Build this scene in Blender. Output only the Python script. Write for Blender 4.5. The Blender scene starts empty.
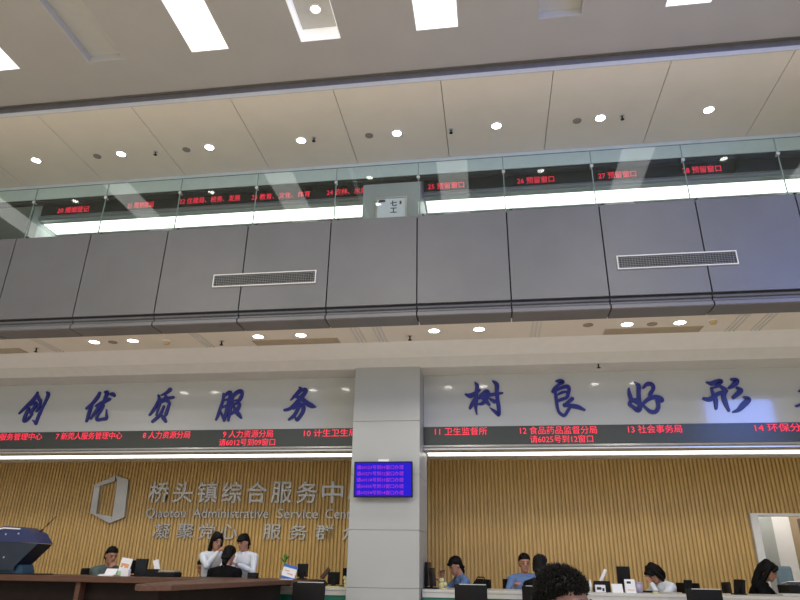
import bpy, bmesh, math, random
from mathutils import Vector, Matrix, noise
random.seed(7)
SC = bpy.context.scene
COL = SC.collection
PI = math.pi
V = Vector

# ------------------------------------------------------------------ materials
def mat(name, col, rough=.5, metal=0., var=.06, scale=8., bump=0., emit=None, estr=0., coat=0., spec=.5, stretch=None):
    m = bpy.data.materials.new(name); m.use_nodes = True
    nt = m.node_tree; b = nt.nodes['Principled BSDF']
    b.inputs['Roughness'].default_value = rough; b.inputs['Metallic'].default_value = metal
    b.inputs['Coat Weight'].default_value = coat; b.inputs['Coat Roughness'].default_value = .04
    b.inputs['Specular IOR Level'].default_value = spec
    tc = nt.nodes.new('ShaderNodeTexCoord'); mp = nt.nodes.new('ShaderNodeMapping')
    nt.links.new(tc.outputs['Object'], mp.inputs['Vector'])
    if stretch: mp.inputs['Scale'].default_value = stretch
    nz = nt.nodes.new('ShaderNodeTexNoise'); nz.inputs['Scale'].default_value = scale; nz.inputs['Detail'].default_value = 5
    nt.links.new(mp.outputs['Vector'], nz.inputs['Vector'])
    rp = nt.nodes.new('ShaderNodeValToRGB')
    lo = [max(0, c*(1-var)) for c in col]; hi = [min(1, c*(1+var)) for c in col]
    rp.color_ramp.elements[0].color = (*lo, 1); rp.color_ramp.elements[1].color = (*hi, 1)
    rp.color_ramp.elements[0].position = .3; rp.color_ramp.elements[1].position = .7
    nt.links.new(nz.outputs['Fac'], rp.inputs['Fac']); nt.links.new(rp.outputs['Color'], b.inputs['Base Color'])
    if bump:
        bp = nt.nodes.new('ShaderNodeBump'); bp.inputs['Strength'].default_value = bump; bp.inputs['Distance'].default_value = .01
        nt.links.new(nz.outputs['Fac'], bp.inputs['Height']); nt.links.new(bp.outputs['Normal'], b.inputs['Normal'])
    if emit:
        b.inputs['Emission Color'].default_value = (*emit, 1); b.inputs['Emission Strength'].default_value = estr
    return m

def glass_mat(name, tint, refl=1.0):
    m = bpy.data.materials.new(name); m.use_nodes = True; nt = m.node_tree; nt.nodes.clear()
    out = nt.nodes.new('ShaderNodeOutputMaterial'); mix = nt.nodes.new('ShaderNodeMixShader')
    tr = nt.nodes.new('ShaderNodeBsdfTransparent'); gl = nt.nodes.new('ShaderNodeBsdfGlossy'); fr = nt.nodes.new('ShaderNodeFresnel')
    nz = nt.nodes.new('ShaderNodeTexNoise'); nz.inputs['Scale'].default_value = 1.5
    mx = nt.nodes.new('ShaderNodeMix'); mx.data_type = 'RGBA'
    mx.inputs['A'].default_value = (*tint, 1); mx.inputs['B'].default_value = (*[min(1, t*1.03) for t in tint], 1)
    nt.links.new(nz.outputs['Fac'], mx.inputs['Factor']); nt.links.new(mx.outputs['Result'], tr.inputs['Color'])
    geo = nt.nodes.new('ShaderNodeNewGeometry'); mr = nt.nodes.new('ShaderNodeMapRange'); mr.inputs['To Min'].default_value = 1.42; mr.inputs['To Max'].default_value = 1/1.42
    nt.links.new(geo.outputs['Backfacing'], mr.inputs['Value']); nt.links.new(mr.outputs['Result'], fr.inputs['IOR']); gl.inputs['Roughness'].default_value = .0; gl.inputs['Color'].default_value = (refl, refl, refl, 1)
    nt.links.new(fr.outputs['Fac'], mix.inputs['Fac']); nt.links.new(tr.outputs[0], mix.inputs[1]); nt.links.new(gl.outputs[0], mix.inputs[2])
    nt.links.new(mix.outputs[0], out.inputs['Surface'])
    return m

M = {}
M['ceil'] = mat('painted_ceiling', (.44, .415, .375), .85, var=.03, scale=1.5)
M['soffit'] = mat('soffit_board', (.84, .76, .62), .75, var=.025, scale=2)
M['lowceil'] = mat('low_ceiling_board', (.74, .69, .62), .7, var=.03, scale=2)
M['white'] = mat('white_paint', (.78, .78, .77), .6, var=.02)
M['offwhite'] = mat('off_white_paint', (.62, .62, .60), .6, var=.03)
M['fascia'] = mat('grey_fascia_panel', (.112, .115, .120), .42, var=.05, scale=3, metal=.1)
M['fascia_low'] = mat('grey_fascia_moulding', (.125, .125, .13), .4, var=.05, scale=3)
M['gap'] = mat('dark_joint', (.012, .012, .013), .9)
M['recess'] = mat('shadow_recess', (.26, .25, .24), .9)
M['column'] = mat('column_cladding', (.355, .37, .355), .38, var=.02, scale=2)
M['joint'] = mat('column_joint', (.36, .37, .37), .7)
M['banner'] = mat('glossy_banner', (.48, .50, .485), .10, var=.02, scale=1, coat=.6)
M['led'] = mat('led_screen', (.036, .044, .040), .25, var=.1, scale=60)
M['red'] = mat('red_led', (.5, .01, .04), .5, emit=(.9, .035, .07), estr=1.05)
M['silver'] = mat('satin_silver', (.55, .56, .56), .28, metal=.75, var=.03)
M['letter'] = mat('brushed_letter_metal', (.47, .47, .46), .38, metal=.55, var=.12, scale=3)
M['lum'] = mat('luminous_diffuser', (.9, .9, .9), .5, emit=(1, .985, .95), estr=2.6, var=.01)
M['panel'] = mat('panel_diffuser', (.9, .9, .9), .5, emit=(1, .98, .95), estr=2.0, var=.01)
M['lens'] = mat('downlight_lens', (.9, .9, .9), .5, emit=(1, .96, .88), estr=14, var=.01)
M['cofwall'] = mat('coffer_edge_glow', (.85, .85, .85), .6, emit=(1, .98, .95), estr=.35, var=.01)  # weak glow put into the coffer walls so they look lit
M['cofgrey'] = mat('coffer_panel', (.50, .49, .46), .7, var=.03)
M['wood'] = mat('slat_wood', (.61, .41, .15), .5, var=.14, scale=5, stretch=(6, 6, .6))
M['woodback'] = mat('slat_groove', (.52, .34, .12), .8, var=.1)
M['blue'] = mat('blue_lacquer', (.008, .014, .20), .35, var=.1, coat=.1)
M['tile'] = mat('floor_tile', (.72, .65, .56), .2, var=.05, scale=1)
M['brown'] = mat('brown_desk_top', (.095, .045, .028), .45, spec=.3, var=.2, scale=6, stretch=(1, 8, 8))
M['darkbrown'] = mat('dark_desk_front', (.012, .007, .005), .5, spec=.15, var=.2, scale=6)
M['red_brown'] = mat('reddish_panel', (.06, .025, .018), .5, var=.15, scale=5)
M['ctop'] = mat('white_counter_top', (.50, .50, .47), .4, var=.03)
M['green'] = mat('green_counter_front', (.012, .16, .105), .45, var=.08)
M['teal'] = mat('dark_teal_front', (.02, .07, .065), .45, var=.08)
M['black'] = mat('black_plastic', (.007, .007, .008), .45, spec=.2, var=.2, scale=30)
M['leather'] = mat('black_leather', (.005, .005, .005), .5, spec=.15, var=.2, scale=40, bump=.1)
M['screen'] = mat('screen_dark', (.012, .014, .018), .3, spec=.2)
M['bluescreen'] = mat('blue_screen', (.0, .0, .15), .4, spec=.2, emit=(.010, .003, .52), estr=.9, var=.02)
M['purple'] = mat('purple_screen_text', (.2, .0, .2), .5, emit=(.22, .02, .50), estr=.8)
M['paper'] = mat('paper', (.75, .76, .78), .7, var=.03)
M['paperblue'] = mat('printed_blue', (.03, .12, .42), .6, var=.1)
M['paperorange'] = mat('printed_orange', (.65, .32, .15), .6, var=.2)
M['papergreen'] = mat('printed_green', (.35, .55, .30), .6, var=.2)
M['yellow'] = mat('yellow_paper', (.55, .52, .26), .6)
M['leaf'] = mat('leaf_green', (.10, .26, .03), .5, var=.3, scale=20)
M['pot'] = mat('glazed_pot', (.55, .53, .50), .3)
M['kblue'] = mat('kiosk_blue', (.006, .018, .10), .3, var=.1, coat=.3)
M['knavy'] = mat('kiosk_navy', (.008, .018, .036), .4, var=.15)
M['kteal'] = mat('kiosk_base', (.015, .06, .11), .4, var=.1)
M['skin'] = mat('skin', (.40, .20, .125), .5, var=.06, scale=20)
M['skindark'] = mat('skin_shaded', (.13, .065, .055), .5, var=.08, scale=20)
M['hair'] = mat('black_hair', (.004, .0035, .0035), .6, spec=.15, var=.3, scale=60, stretch=(8, 8, 1))
M['eye'] = mat('eye_dark', (.012, .01, .01), .2)
M['lip'] = mat('lip', (.30, .09, .075), .5)
M['shirtw'] = mat('white_shirt', (.62, .66, .72), .75, var=.05, scale=14, bump=.15)
M['shirtb'] = mat('blue_uniform', (.105, .18, .36), .75, var=.08, scale=14, bump=.15)
M['navy'] = mat('navy_cloth', (.014, .018, .032), .8, var=.15, scale=14)
M['blackcloth'] = mat('black_cloth', (.005, .005, .006), .85, spec=.1, var=.2, scale=14, bump=.1)
M['greycloth'] = mat('green_grey_jacket', (.07, .105, .10), .8, var=.2, scale=12, bump=.15)
M['trousers'] = mat('dark_trousers', (.015, .016, .02), .8, var=.1)
M['shoe'] = mat('black_shoe', (.01, .01, .01), .4)
M['beige'] = mat('beige_wall', (.36, .26, .15), .6, var=.03)
M['doorbrown'] = mat('dark_door', (.05, .022, .014), .4, var=.2, scale=4, stretch=(8, 8, 1))
M['lgrey'] = mat('passage_grey', (.33, .35, .33), .6, var=.03)
M['bluegrey'] = mat('blue_grey_cloth', (.16, .24, .29), .7, var=.1)
M['green2'] = mat('upper_wall', (.62, .68, .63), .6, var=.03)
M['brownvent'] = mat('bronze_vent', (.44, .37, .27), .5, var=.05)
M['ochre'] = mat('ochre_detector', (.55, .42, .22), .5)
M['taupe'] = mat('speaker_mesh', (.30, .26, .21), .6)
M['glass'] = glass_mat('railing_glass', (.89, .945, .905))
M['edge'] = mat('glass_edge', (.16, .22, .19), .3)
M['ventdark'] = mat('vent_dark', (.03, .032, .03), .5)
M['ventslat'] = mat('vent_slat', (.20, .205, .20), .4, metal=.3)
M['purplecup'] = mat('lilac_plastic', (.42, .38, .50), .4)

# ------------------------------------------------------------------ builders
class B:
    def __init__(s): s.bm = bmesh.new()
    def box(s, x0, x1, y0, y1, z0, z1, mtx=None):
        vs = [s.bm.verts.new(p) for p in ((x0,y0,z0),(x1,y0,z0),(x1,y1,z0),(x0,y1,z0),(x0,y0,z1),(x1,y0,z1),(x1,y1,z1),(x0,y1,z1))]
        for f in ((0,3,2,1),(4,5,6,7),(0,1,5,4),(1,2,6,5),(2,3,7,6),(3,0,4,7)): s.bm.faces.new([vs[i] for i in f])
        if mtx is not None:
            for v in vs: v.co = mtx @ v.co
        return s
    def rbox(s, x0, x1, y0, y1, z0, z1, r=.01, mtx=None):
        t = bmesh.new(); bmesh.ops.create_cube(t, size=1)
        for v in t.verts: v.co = V(((x0+x1)/2+v.co.x*(x1-x0), (y0+y1)/2+v.co.y*(y1-y0), (z0+z1)/2+v.co.z*(z1-z0)))
        bmesh.ops.bevel(t, geom=t.edges[:], offset=r, segments=3, profile=.5, affect='EDGES')
        s.merge(t, mtx); return s
    def merge(s, t, mtx=None):
        mp = {v: s.bm.verts.new(mtx @ v.co if mtx is not None else v.co) for v in t.verts}
        for f in t.faces:
            try: s.bm.faces.new([mp[v] for v in f.verts])
            except ValueError: pass
        t.free()
    def cyl(s, c, r, h, axis='Z', n=24, r2=None):
        r2 = r if r2 is None else r2
        rot = {'Z': Matrix(), 'X': Matrix.Rotation(PI/2, 4, 'Y'), 'Y': Matrix.Rotation(-PI/2, 4, 'X')}[axis]
        t = bmesh.new(); bmesh.ops.create_cone(t, cap_ends=True, segments=n, radius1=r, radius2=r2, depth=h)
        s.merge(t, Matrix.Translation(V(c)) @ rot); return s
    def ring(s, c, ro, ri, h, n=28):
        rows = []
        for k in range(n):
            a = 2*PI*k/n; ca, sa = math.cos(a), math.sin(a)
            rows.append([s.bm.verts.new((c[0]+r*ca, c[1]+r*sa, c[2]+z)) for r, z in ((ro,0),(ro,h),(ri,h),(ri,0))])
        for k in range(n):
            a, b = rows[k], rows[(k+1) % n]
            for j in range(4): s.bm.faces.new((a[j], b[j], b[(j+1)%4], a[(j+1)%4]))
        return s
    def prism(s, pts, axis, a0, a1):
        def P(p, a): return {'Y': (p[0], a, p[1]), 'X': (a, p[0], p[1]), 'Z': (p[0], p[1], a)}[axis]
        v0 = [s.bm.verts.new(P(p, a0)) for p in pts]; v1 = [s.bm.verts.new(P(p, a1)) for p in pts]
        n = len(pts)
        s.bm.faces.new(v0); s.bm.faces.new(v1[::-1])
        for i in range(n): s.bm.faces.new((v0[i], v1[i], v1[(i+1)%n], v0[(i+1)%n]))
        return s
    def tube(s, pts, rad, n=12, cap=True):
        pts = [V(p) for p in pts]; rad = rad if isinstance(rad, (list, tuple)) else [rad]*len(pts)
        rows = []; up = None
        for i, p in enumerate(pts):
            d = (pts[min(i+1, len(pts)-1)] - pts[max(i-1, 0)]).normalized()
            if up is None:
                up = d.orthogonal().normalized()
            up = (up - d*up.dot(d)).normalized(); sd = d.cross(up)
            rows.append([s.bm.verts.new(p + (up*math.cos(2*PI*k/n) + sd*math.sin(2*PI*k/n))*rad[i]) for k in range(n)])
        for a, b in zip(rows, rows[1:]):
            for k in range(n): s.bm.faces.new((a[k], a[(k+1)%n], b[(k+1)%n], b[k]))
        if cap: s.bm.faces.new(rows[0][::-1]); s.bm.faces.new(rows[-1])
        return s
    def loft(s, rings, n=20):
        """rings: (centre, right vector scaled, forward vector scaled)"""
        rows = [[s.bm.verts.new(V(c) + V(rx)*math.cos(2*PI*k/n) + V(ry)*math.sin(2*PI*k/n)) for k in range(n)] for c, rx, ry in rings]
        for a, b in zip(rows, rows[1:]):
            for k in range(n): s.bm.faces.new((a[k], a[(k+1)%n], b[(k+1)%n], b[k]))
        s.bm.faces.new(rows[0][::-1]); s.bm.faces.new(rows[-1]); return s
    def ball(s, c, r, mtx=None, u=14, v=10):
        t = bmesh.new(); bmesh.ops.create_uvsphere(t, u_segments=u, v_segments=v, radius=1)
        r = r if isinstance(r, (tuple, list)) else (r, r, r)
        m = Matrix.Translation(V(c)) @ (mtx or Matrix()) @ Matrix.Diagonal((*r, 1)); s.merge(t, m); return s
    def capsule_chain(s, pts, rad, n=12):
        s.tube(pts, rad, n)
        for p, r in zip(pts, rad): s.ball(p, r*.995, u=12, v=8)
        return s
    def mesh(s, name, smooth=False, angle=None):
        bmesh.ops.recalc_face_normals(s.bm, faces=s.bm.faces[:])
        m = bpy.data.meshes.new(name); s.bm.to_mesh(m); s.bm.free()
        if smooth:
            for p in m.polygons: p.use_smooth = True
        return m

def put(name, mesh, material, parent=None, loc=(0,0,0)):
    o = bpy.data.objects.new(name, mesh); COL.objects.link(o); o.location = loc
    if parent is not None: o.parent = parent
    if material is not None:
        mesh.materials.clear(); mesh.materials.append(M[material])
    return o
def obj(name, b, material, parent=None, loc=(0,0,0), smooth=False):
    return put(name, b.mesh(name, smooth), material, parent, loc)
def bevel(o, w=.004, seg=2):
    md = o.modifiers.new('edge', 'BEVEL'); md.width = w; md.segments = seg; md.limit_method = 'ANGLE'; return o
def thing(name, label, cat, loc=(0,0,0), rz=0, group=None):
    o = bpy.data.objects.new(name, None); COL.objects.link(o); o.location = loc; o.rotation_euler = (0, 0, rz)
    o.empty_display_size = .1
    return tag(o, label, cat, group)
def tag(o, label, cat, group=None):
    o['label'] = label; o['category'] = cat
    if group: o['group'] = group
    return o
def struct(name, b, material, smooth=False, parent=None):
    o = obj(name, b, material, parent, smooth=smooth)
    if parent is None: o['kind'] = 'structure'
    return o
def dup(root, loc, rz=None, label=None, group=None):
    r = root.copy(); COL.objects.link(r); r.location = loc
    if rz is not None: r.rotation_euler = (0, 0, rz)
    if label: r['label'] = label
    if group: r['group'] = group
    for ch in list(root.children):
        c = ch.copy(); COL.objects.link(c); c.parent = r
        for g in list(ch.children):
            d = g.copy(); COL.objects.link(d); d.parent = c
    return r
def evaluated(o):
    bpy.context.view_layer.update()
    return bpy.data.meshes.new_from_object(o.evaluated_get(bpy.context.evaluated_depsgraph_get()))
def remeshed(b, size, smooth_iter=4):
    m = b.mesh('tmp'); o = bpy.data.objects.new('tmp', m); COL.objects.link(o)
    md = o.modifiers.new('r', 'REMESH'); md.mode = 'VOXEL'; md.voxel_size = size; md.use_smooth_shade = True
    if smooth_iter:
        sm = o.modifiers.new('s', 'SMOOTH'); sm.factor = .5; sm.iterations = smooth_iter
    me = evaluated(o); bpy.data.objects.remove(o); bpy.data.meshes.remove(m)
    for p in me.polygons: p.use_smooth = True
    return me

# ---- lettering: a text outline turned into mesh, standing upright in the XZ plane, fitted to a box
_tc = bpy.data.curves.new('lettering', 'FONT'); _to = bpy.data.objects.new('lettering', _tc); COL.objects.link(_to)
def raw_text(s, bold=0., depth=.02, res=3):
    _tc.body = s; _tc.offset = bold; _tc.extrude = depth; _tc.resolution_u = res
    me = evaluated(_to); me.name = 'lettering'; return me
def bounds(me):
    xs = [v.co.x for v in me.vertices]; ys = [v.co.y for v in me.vertices]; return min(xs), max(xs), min(ys), max(ys)
def fit_text(s, x0, x1, z0, z1, depth, bold=0., res=3):
    me = raw_text(s, bold, .5, res); a, b, c, d = bounds(me)
    for v in me.vertices:
        v.co = V((x0 + (v.co.x-a)/(b-a)*(x1-x0), v.co.z*depth, z0 + (v.co.y-c)/(d-c)*(z1-z0)))
    return me

# ================================================================== SETTING
XL, XR = -10.2, 6.6
struct('floor', B().box(XL-.2, XR+.2, -6, 13, -.2, 0), 'tile')
struct('wall_left', B().box(XL-.2, XL, -6, 10.8, 0, 8), 'offwhite')
struct('wall_right', B().box(XR, XR+.2, -6, 10.8, 0, 8), 'offwhite')

def sign_wall(name, x0, x1, z0, z1): struct(name, B().box(x0, x1, 9.0, 9.06, z0, z1), 'banner')
# ceiling with rectangular openings for the light panels (pitch 1.54 m)
PX = [(a*.960, b*.960) for a, b in [(-9.72,-9.17),(-8.2,-7.65),(-6.95,-6.41),(-5.37,-4.83),(-3.842,-3.30),(-2.298,-1.752),(-.75,-.195),(.815,1.36),(2.356,2.906),(3.90,4.45),(5.42,5.96)]]
PY0, PY1, ZM, ZS = 2.2, 5.99, 7.342, 7.17
cb = B()
cb.box(XL, XR, PY1, 6.66, ZM, ZM+.08)
cb.box(XL, XR, -6, PY0, ZM, ZM+.08)
edges = [XL] + [e for p in PX for e in p] + [XR]
for a, b_ in zip(edges[0::2], edges[1::2]): cb.box(a, b_, PY0, PY1, ZM, ZM+.08)
struct('ceiling', cb, 'ceil')
# upper gallery soffit: board panels with open joints, front lip, dark shadow gap behind
sb = B(); sx = [(-.489+1.5425*k)*.960 for k in range(-7, 6)]
xs = [XL] + [x for x in sx if XL < x < XR] + [XR]
for a, b_ in zip(xs, xs[1:]): sb.box(a+.005, b_-.005, 6.71, 8.45, ZS, ZS+.04)
struct('ceiling_gallery', sb, 'soffit')
struct('trim_1', B().box(XL, XR, 6.69, 6.71, ZS-.005, ZS+.06), 'offwhite')
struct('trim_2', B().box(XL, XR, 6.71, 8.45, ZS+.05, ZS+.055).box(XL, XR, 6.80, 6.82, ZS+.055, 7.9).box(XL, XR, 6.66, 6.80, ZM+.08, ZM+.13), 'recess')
sign_wall('wall_gallery_left', -7.9, -1.855, 7.106, 7.25)
sign_wall('wall_gallery_right', -.932, XR, 7.106, 7.25)
struct('trim_11', B().box(XL, XR, 8.45, 8.495, 6.88, ZS+.04), 'green2')
struct('ceiling_gallery_low', B().box(XL, XR, 8.49, 9.02, 7.222, 7.26), 'offwhite')

# under-gallery ceiling, drop beam, low soffit
lb = B().box(XL, XR, 7.10, 8.0, 3.94, 3.99)
struct('ceiling_low', lb, 'lowceil')
lj = B()
for x in (-6.11, -3.82, -1.66, -1.375, .63, 3.03, 3.33, -8.4, 5.4):
    for d in (-.05, .0, .05): lj.box(x+d-.009, x+d+.009, 7.12, 7.995, 3.932, 3.94)
struct('trim_3', lj, 'offwhite')
struct('trim_4', B().prism([(7.99,3.945),(8.36,3.83),(8.38,3.84),(8.38,4.0),(7.99,4.0)], 'X', XL, XR), 'white')
struct('ceiling_counter', B().prism([(8.36,3.83),(8.52,3.724),(9.05,3.742),(9.05,3.85),(8.38,3.85)], 'X', XL, XR), 'offwhite')
struct('ceiling_staff', B().box(XL, XR, 9.5, 10.8, 2.80, 2.86), 'white')
# gallery slab
struct('floor_gallery', B().box(XL, XR, 7.0, 10.8, 4.05, 4.3), 'offwhite')

# balcony fascia: panels with dark open joints and a stepped lower moulding
fx = [-.787+1.0895*k for k in range(-9, 8)]
fxs = [XL] + [x for x in fx if XL < x < XR] + [XR]
fb, fm = B(), B()
for a, b_ in zip(fxs, fxs[1:]):
    a += .008; b_ -= .008
    fb.box(a, b_, 6.80, 6.83, 3.985, 5.16)
    fm.prism([(6.845,3.985),(6.81,3.93),(6.84,3.925),(6.84,3.905),(6.80,3.875),(6.80,3.835),(6.815,3.825),(7.10,3.825),(7.10,3.86),(6.87,3.90),(6.87,3.985)], 'X', a, b_)
struct('wall_balcony', fb, 'fascia')
struct('trim_5', fm, 'fascia_low')
struct('trim_6', B().box(XL, XR, 6.83, 6.86, 3.95, 5.15).box(XL, XR, 6.83, 7.0, 5.10, 5.14).box(XL, XR, 6.88, 7.09, 3.87, 3.93), 'gap')
struct('trim_7', B().box(XL, XR, 6.86, 7.0, 3.94, 5.16), 'fascia_low')

# column
cbm = B(); zz = [0, .90, 1.577, 2.27, 2.975, 3.74]
for a, b_ in zip(zz, zz[1:]): cbm.box(-1.852, -.935, 8.5, 9.5, a+.0025, b_-.0025)
for a, b_ in ((4.3, 5.6), (5.6, 7.22)): cbm.box(-1.852, -.935, 8.5, 9.5, a+.004, b_-.004)
o = struct('column', cbm, 'column'); bevel(o, .002, 1)
struct('trim_8', B().box(-1.842, -.945, 8.51, 9.49, 0, 3.74).box(-1.842, -.945, 8.51, 9.49, 4.3, 7.22), 'joint')

# sign walls above the counters (both storeys)
sign_wall('wall_sign_left', XL, -1.855, 2.985, 3.74)
sign_wall('wall_sign_right', -.932, XR, 2.985, 3.74)
mould = B()
for x0, x1 in ((XL, -1.855), (-.932, XR)):
    mould.prism([(9.0,2.73),(8.97,2.725),(8.960,2.70),(8.99,2.685),(8.975,2.68),(8.975,2.662),(9.06,2.662),(9.06,2.73)], 'X', x0, x1)
for x0, x1 in ((-7.9, -1.855), (-.932, XR)):
    mould.prism([(9.0,6.885),(8.97,6.88),(8.960,6.84),(8.99,6.825),(8.975,6.82),(8.975,6.785),(9.06,6.785),(9.06,6.885)], 'X', x0, x1)
struct('trim_9', mould, 'silver')
struct('wall_bulkhead', B().box(XL, -1.86, 9.06, 9.5, 2.711, 3.85).box(-.93, XR, 9.06, 9.5, 2.711, 3.85).box(-7.9, -1.86, 9.06, 9.5, 6.826, 7.25).box(-.93, XR, 9.06, 9.5, 6.826, 7.25), 'offwhite')
# gallery back wall and end return
struct('wall_gallery_back', B().box(XL, XR, 10.8, 10.9, 4.3, 7.9), 'green2')
struct('wall_gallery_end', B().box(-8.05, -7.9, 9.0, 10.8, 4.3, 7.42), 'green2')
struct('ceiling_gallery_back', B().box(XL, XR, 9.06, 10.8, 7.42, 7.46), 'offwhite')

# slatted wood wall with the doorway
DX0, DX1, DZ = 3.88, 4.95, 1.94
wb = B(); x = XL
while x < XR:
    z0 = DZ+.03 if DX0-.05 < x+.02 < DX1+.05 else 0
    wb.prism([(x+.0,10.80),(x+.006,10.776),(x+.040,10.776),(x+.046,10.80)], 'Z', z0, 2.80); x += .061
struct('wall_back', wb, 'wood')
struct('wall_back_panel', B().box(XL, DX0-.04, 10.80, 10.85, 0, 2.86).box(DX1+.04, XR, 10.80, 10.85, 0, 2.86).box(DX0-.04, DX1+.04, 10.8, 10.85, DZ+.02, 2.86), 'woodback')
# doorway frame, passage behind, open door leaf
struct('door_1', B().box(DX0-.03, DX0+.075, 10.74, 10.92, 0, DZ).box(DX0-.03, DX1+.07, 10.74, 10.92, DZ, DZ+.035).box(DX1, DX1+.07, 10.74, 10.92, 0, DZ), 'white')
struct('wall_passage', B().box(3.7, 5.4, 12.3, 12.4, 0, 2.6).box(3.7, 3.8, 10.92, 12.3, 0, 2.6).box(3.7, 5.4, 10.92, 12.4, 2.6, 2.7), 'white')
struct('wall_passage_side', B().box(5.02, 5.1, 10.92, 12.3, 0, 2.6), 'beige')
struct('trim_10', B().box(4.3, 4.71, 12.22, 12.3, 0, 2.6), 'lgrey')
dl = struct('door_2', B().box(4.945, 4.985, 11.0, 11.82, .01, 1.97), 'doorbrown')
hb = B().tube([(4.94, 11.1, 1.0), (4.90, 11.1, 1.0), (4.90, 11.22, 1.0)], .009, 8)
obj('door_handle', hb, 'silver', dl, smooth=True)

# ================================================================== CEILING FITTINGS
lit_words = {0:'first lit panel beyond the corner wall', 2:'leftmost lit rectangular ceiling panel, cut by the photo edge', 4:'long lit rectangular ceiling panel, second from the left', 6:'lit rectangular ceiling panel above the wall monitor column', 8:'lit rectangular ceiling panel at the right of the high ceiling', 10:'last lit panel near the right wall'}
cof_words = {1:'unlit recessed ceiling coffer near the left wall', 3:'dim grey recessed coffer left of the long lit panel', 5:'recessed ceiling coffer with white lit edges and a round lamp inside', 7:'dim recessed coffer between two lit panels on the right', 9:'unlit recessed coffer near the right wall'}
dl_b = B().ring((0,0,-.006), .085, .066, .012)
for i, (x0, x1) in enumerate(PX):
    cx = (x0+x1)/2; w = (x1-x0)/2; L = PY1-PY0
    if i % 2 == 0:
        t = thing('ceiling_light', lit_words[i], 'ceiling light', (cx, PY1, ZM))
        obj('diffuser', B().box(-w+.012, w-.012, -L+.012, -.012, .004, .02), 'panel', t)
        f = B().box(-w, -w+.012, -L, 0, 0, .05).box(w-.012, w, -L, 0, 0, .05).box(-w+.012, w-.012, -.012, 0, 0, .05).box(-w+.012, w-.012, -L, -L+.012, 0, .05)
        obj('frame', f, 'white', t)
    else:
        t = thing('ceiling_coffer', cof_words[i], 'ceiling coffer', (cx, PY1, ZM))
        dp = .20 if i == 5 else .11
        obj('coffer_top', B().box(-w, w, -L, 0, dp, dp+.02), 'cofgrey', t)
        s_ = B().box(-w, -w+.01, -L, 0, 0, dp).box(w-.01, w, -L, 0, 0, dp).box(-w+.01, w-.01, -.01, 0, 0, dp).box(-w+.01, w-.01, -L, -L+.01, 0, dp)
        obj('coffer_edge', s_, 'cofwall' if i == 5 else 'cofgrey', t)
        for dy in ((-.32, -1.70, -2.6) if i == 5 else (-1.70, -2.6)):
            lm = obj('lamp_ring', B().ring((0, dy, dp-.015), .075, .058, .015), 'white', t)
            obj('lamp_lens', B().cyl((0, dy, dp-.005), .058, .008), 'lens', lm)

def downlight(loc, label, group, first=[None]):
    if first[0] is None:
        t = thing('downlight', label, 'downlight', loc, 0, group)
        obj('trim_ring', B().ring((0,0,-.008), .088, .068, .010), 'white', t, smooth=False)
        obj('lens', B().cyl((0,0,-.003), .068, .004), 'lens', t)
        first[0] = t
    else:
        t = dup(first[0], loc, None, label, group)
    return t
ordw = ['first','second','third','fourth','fifth','sixth','seventh','eighth','ninth','tenth']
for k in range(8):
    downlight(((-7.45+1.547*k)*.960, 7.75, ZS), f'round lit downlight in the upper soffit, {ordw[k]} of the row from the left', 'downlights in the upper soffit')
pairs = [(-5.342,-4.774),(-2.996,-2.413),(-.656,-.085),(1.721,2.34)]
pw = ['above the first blue characters', 'above the blue characters left of the column', 'just right of the column', 'above the right blue characters']
for (a, b_), w in zip(pairs, pw):
    downlight((a, 7.615, 3.94), f'round lit downlight under the balcony, left one {w}', 'downlights under the balcony')
    downlight((b_, 7.615, 3.94), f'round lit downlight under the balcony, right one {w}', 'downlights under the balcony')

def small_round(name, cat, x, y, z, kind, label, group):
    if kind == 'speaker':
        t = thing(name, label, cat, (x,y,z), 0, group)
        obj('speaker_mesh', B().cyl((0,0,-.004), .052, .006), 'taupe', t); obj('rim', B().ring((0,0,-.008), .062, .052, .009), 'taupe', t)
    elif kind == 'sprinkler':
        t = thing(name, label, cat, (x,y,z), 0, group)
        obj('escutcheon', B().cyl((0,0,-.003), .033, .006), 'silver', t)
        obj('nozzle', B().cyl((0,0,-.03), .010, .05).cyl((0,0,-.058), .026, .005), 'gap', t)
    else:
        t = thing(name, label, cat, (x,y,z), 0, group)
        obj('mounting_base', B().cyl((0,0,-.008), .062, .016), 'white', t); obj('sensor_dome', B().cyl((0,0,-.032), .036, .034, r2=.05), 'ochre', t)
for i, (x, y) in enumerate(((-6.342,8.09),(-4.761,8.09),(-1.705,8.08),(1.494,8.10))):
    small_round('ceiling_speaker','speaker',x*.960,y*.960,ZS,'speaker',f'round taupe ceiling speaker in the upper soffit, {ordw[i]} from the left','speakers in the upper soffit')
for i, (x, y) in enumerate(((-5.296,8.09),(-2.59,8.04),(-.414,8.09),(2.146,8.07))):
    small_round('ceiling_sprinkler','sprinkler',x*.960,y*.960,ZS,'sprinkler',f'tiny dark sprinkler head in the upper soffit, {ordw[i]} from the left','sprinklers in the upper soffit')
for i, (x, y) in enumerate(((-6.337,7.79),(-3.558,7.75),(-.989,7.79))):
    small_round('ceiling_sprinkler','sprinkler',x,y,3.94,'sprinkler',f'small dark sprinkler head under the balcony, {ordw[i]} from the left','sprinklers under the balcony')
small_round('ceiling_sprinkler','sprinkler',1.49,8.55,3.725,'sprinkler','small dark sprinkler head on the low soffit right of the column','sprinklers under the balcony')
for i, (x, y) in enumerate(((-5.09,7.65),(1.254,7.6),(2.022,7.64))):
    small_round('ceiling_speaker','speaker',x,y,3.94,'speaker',f'flat round ceiling speaker under the balcony, {ordw[i]} from the left','speakers under the balcony')
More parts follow.
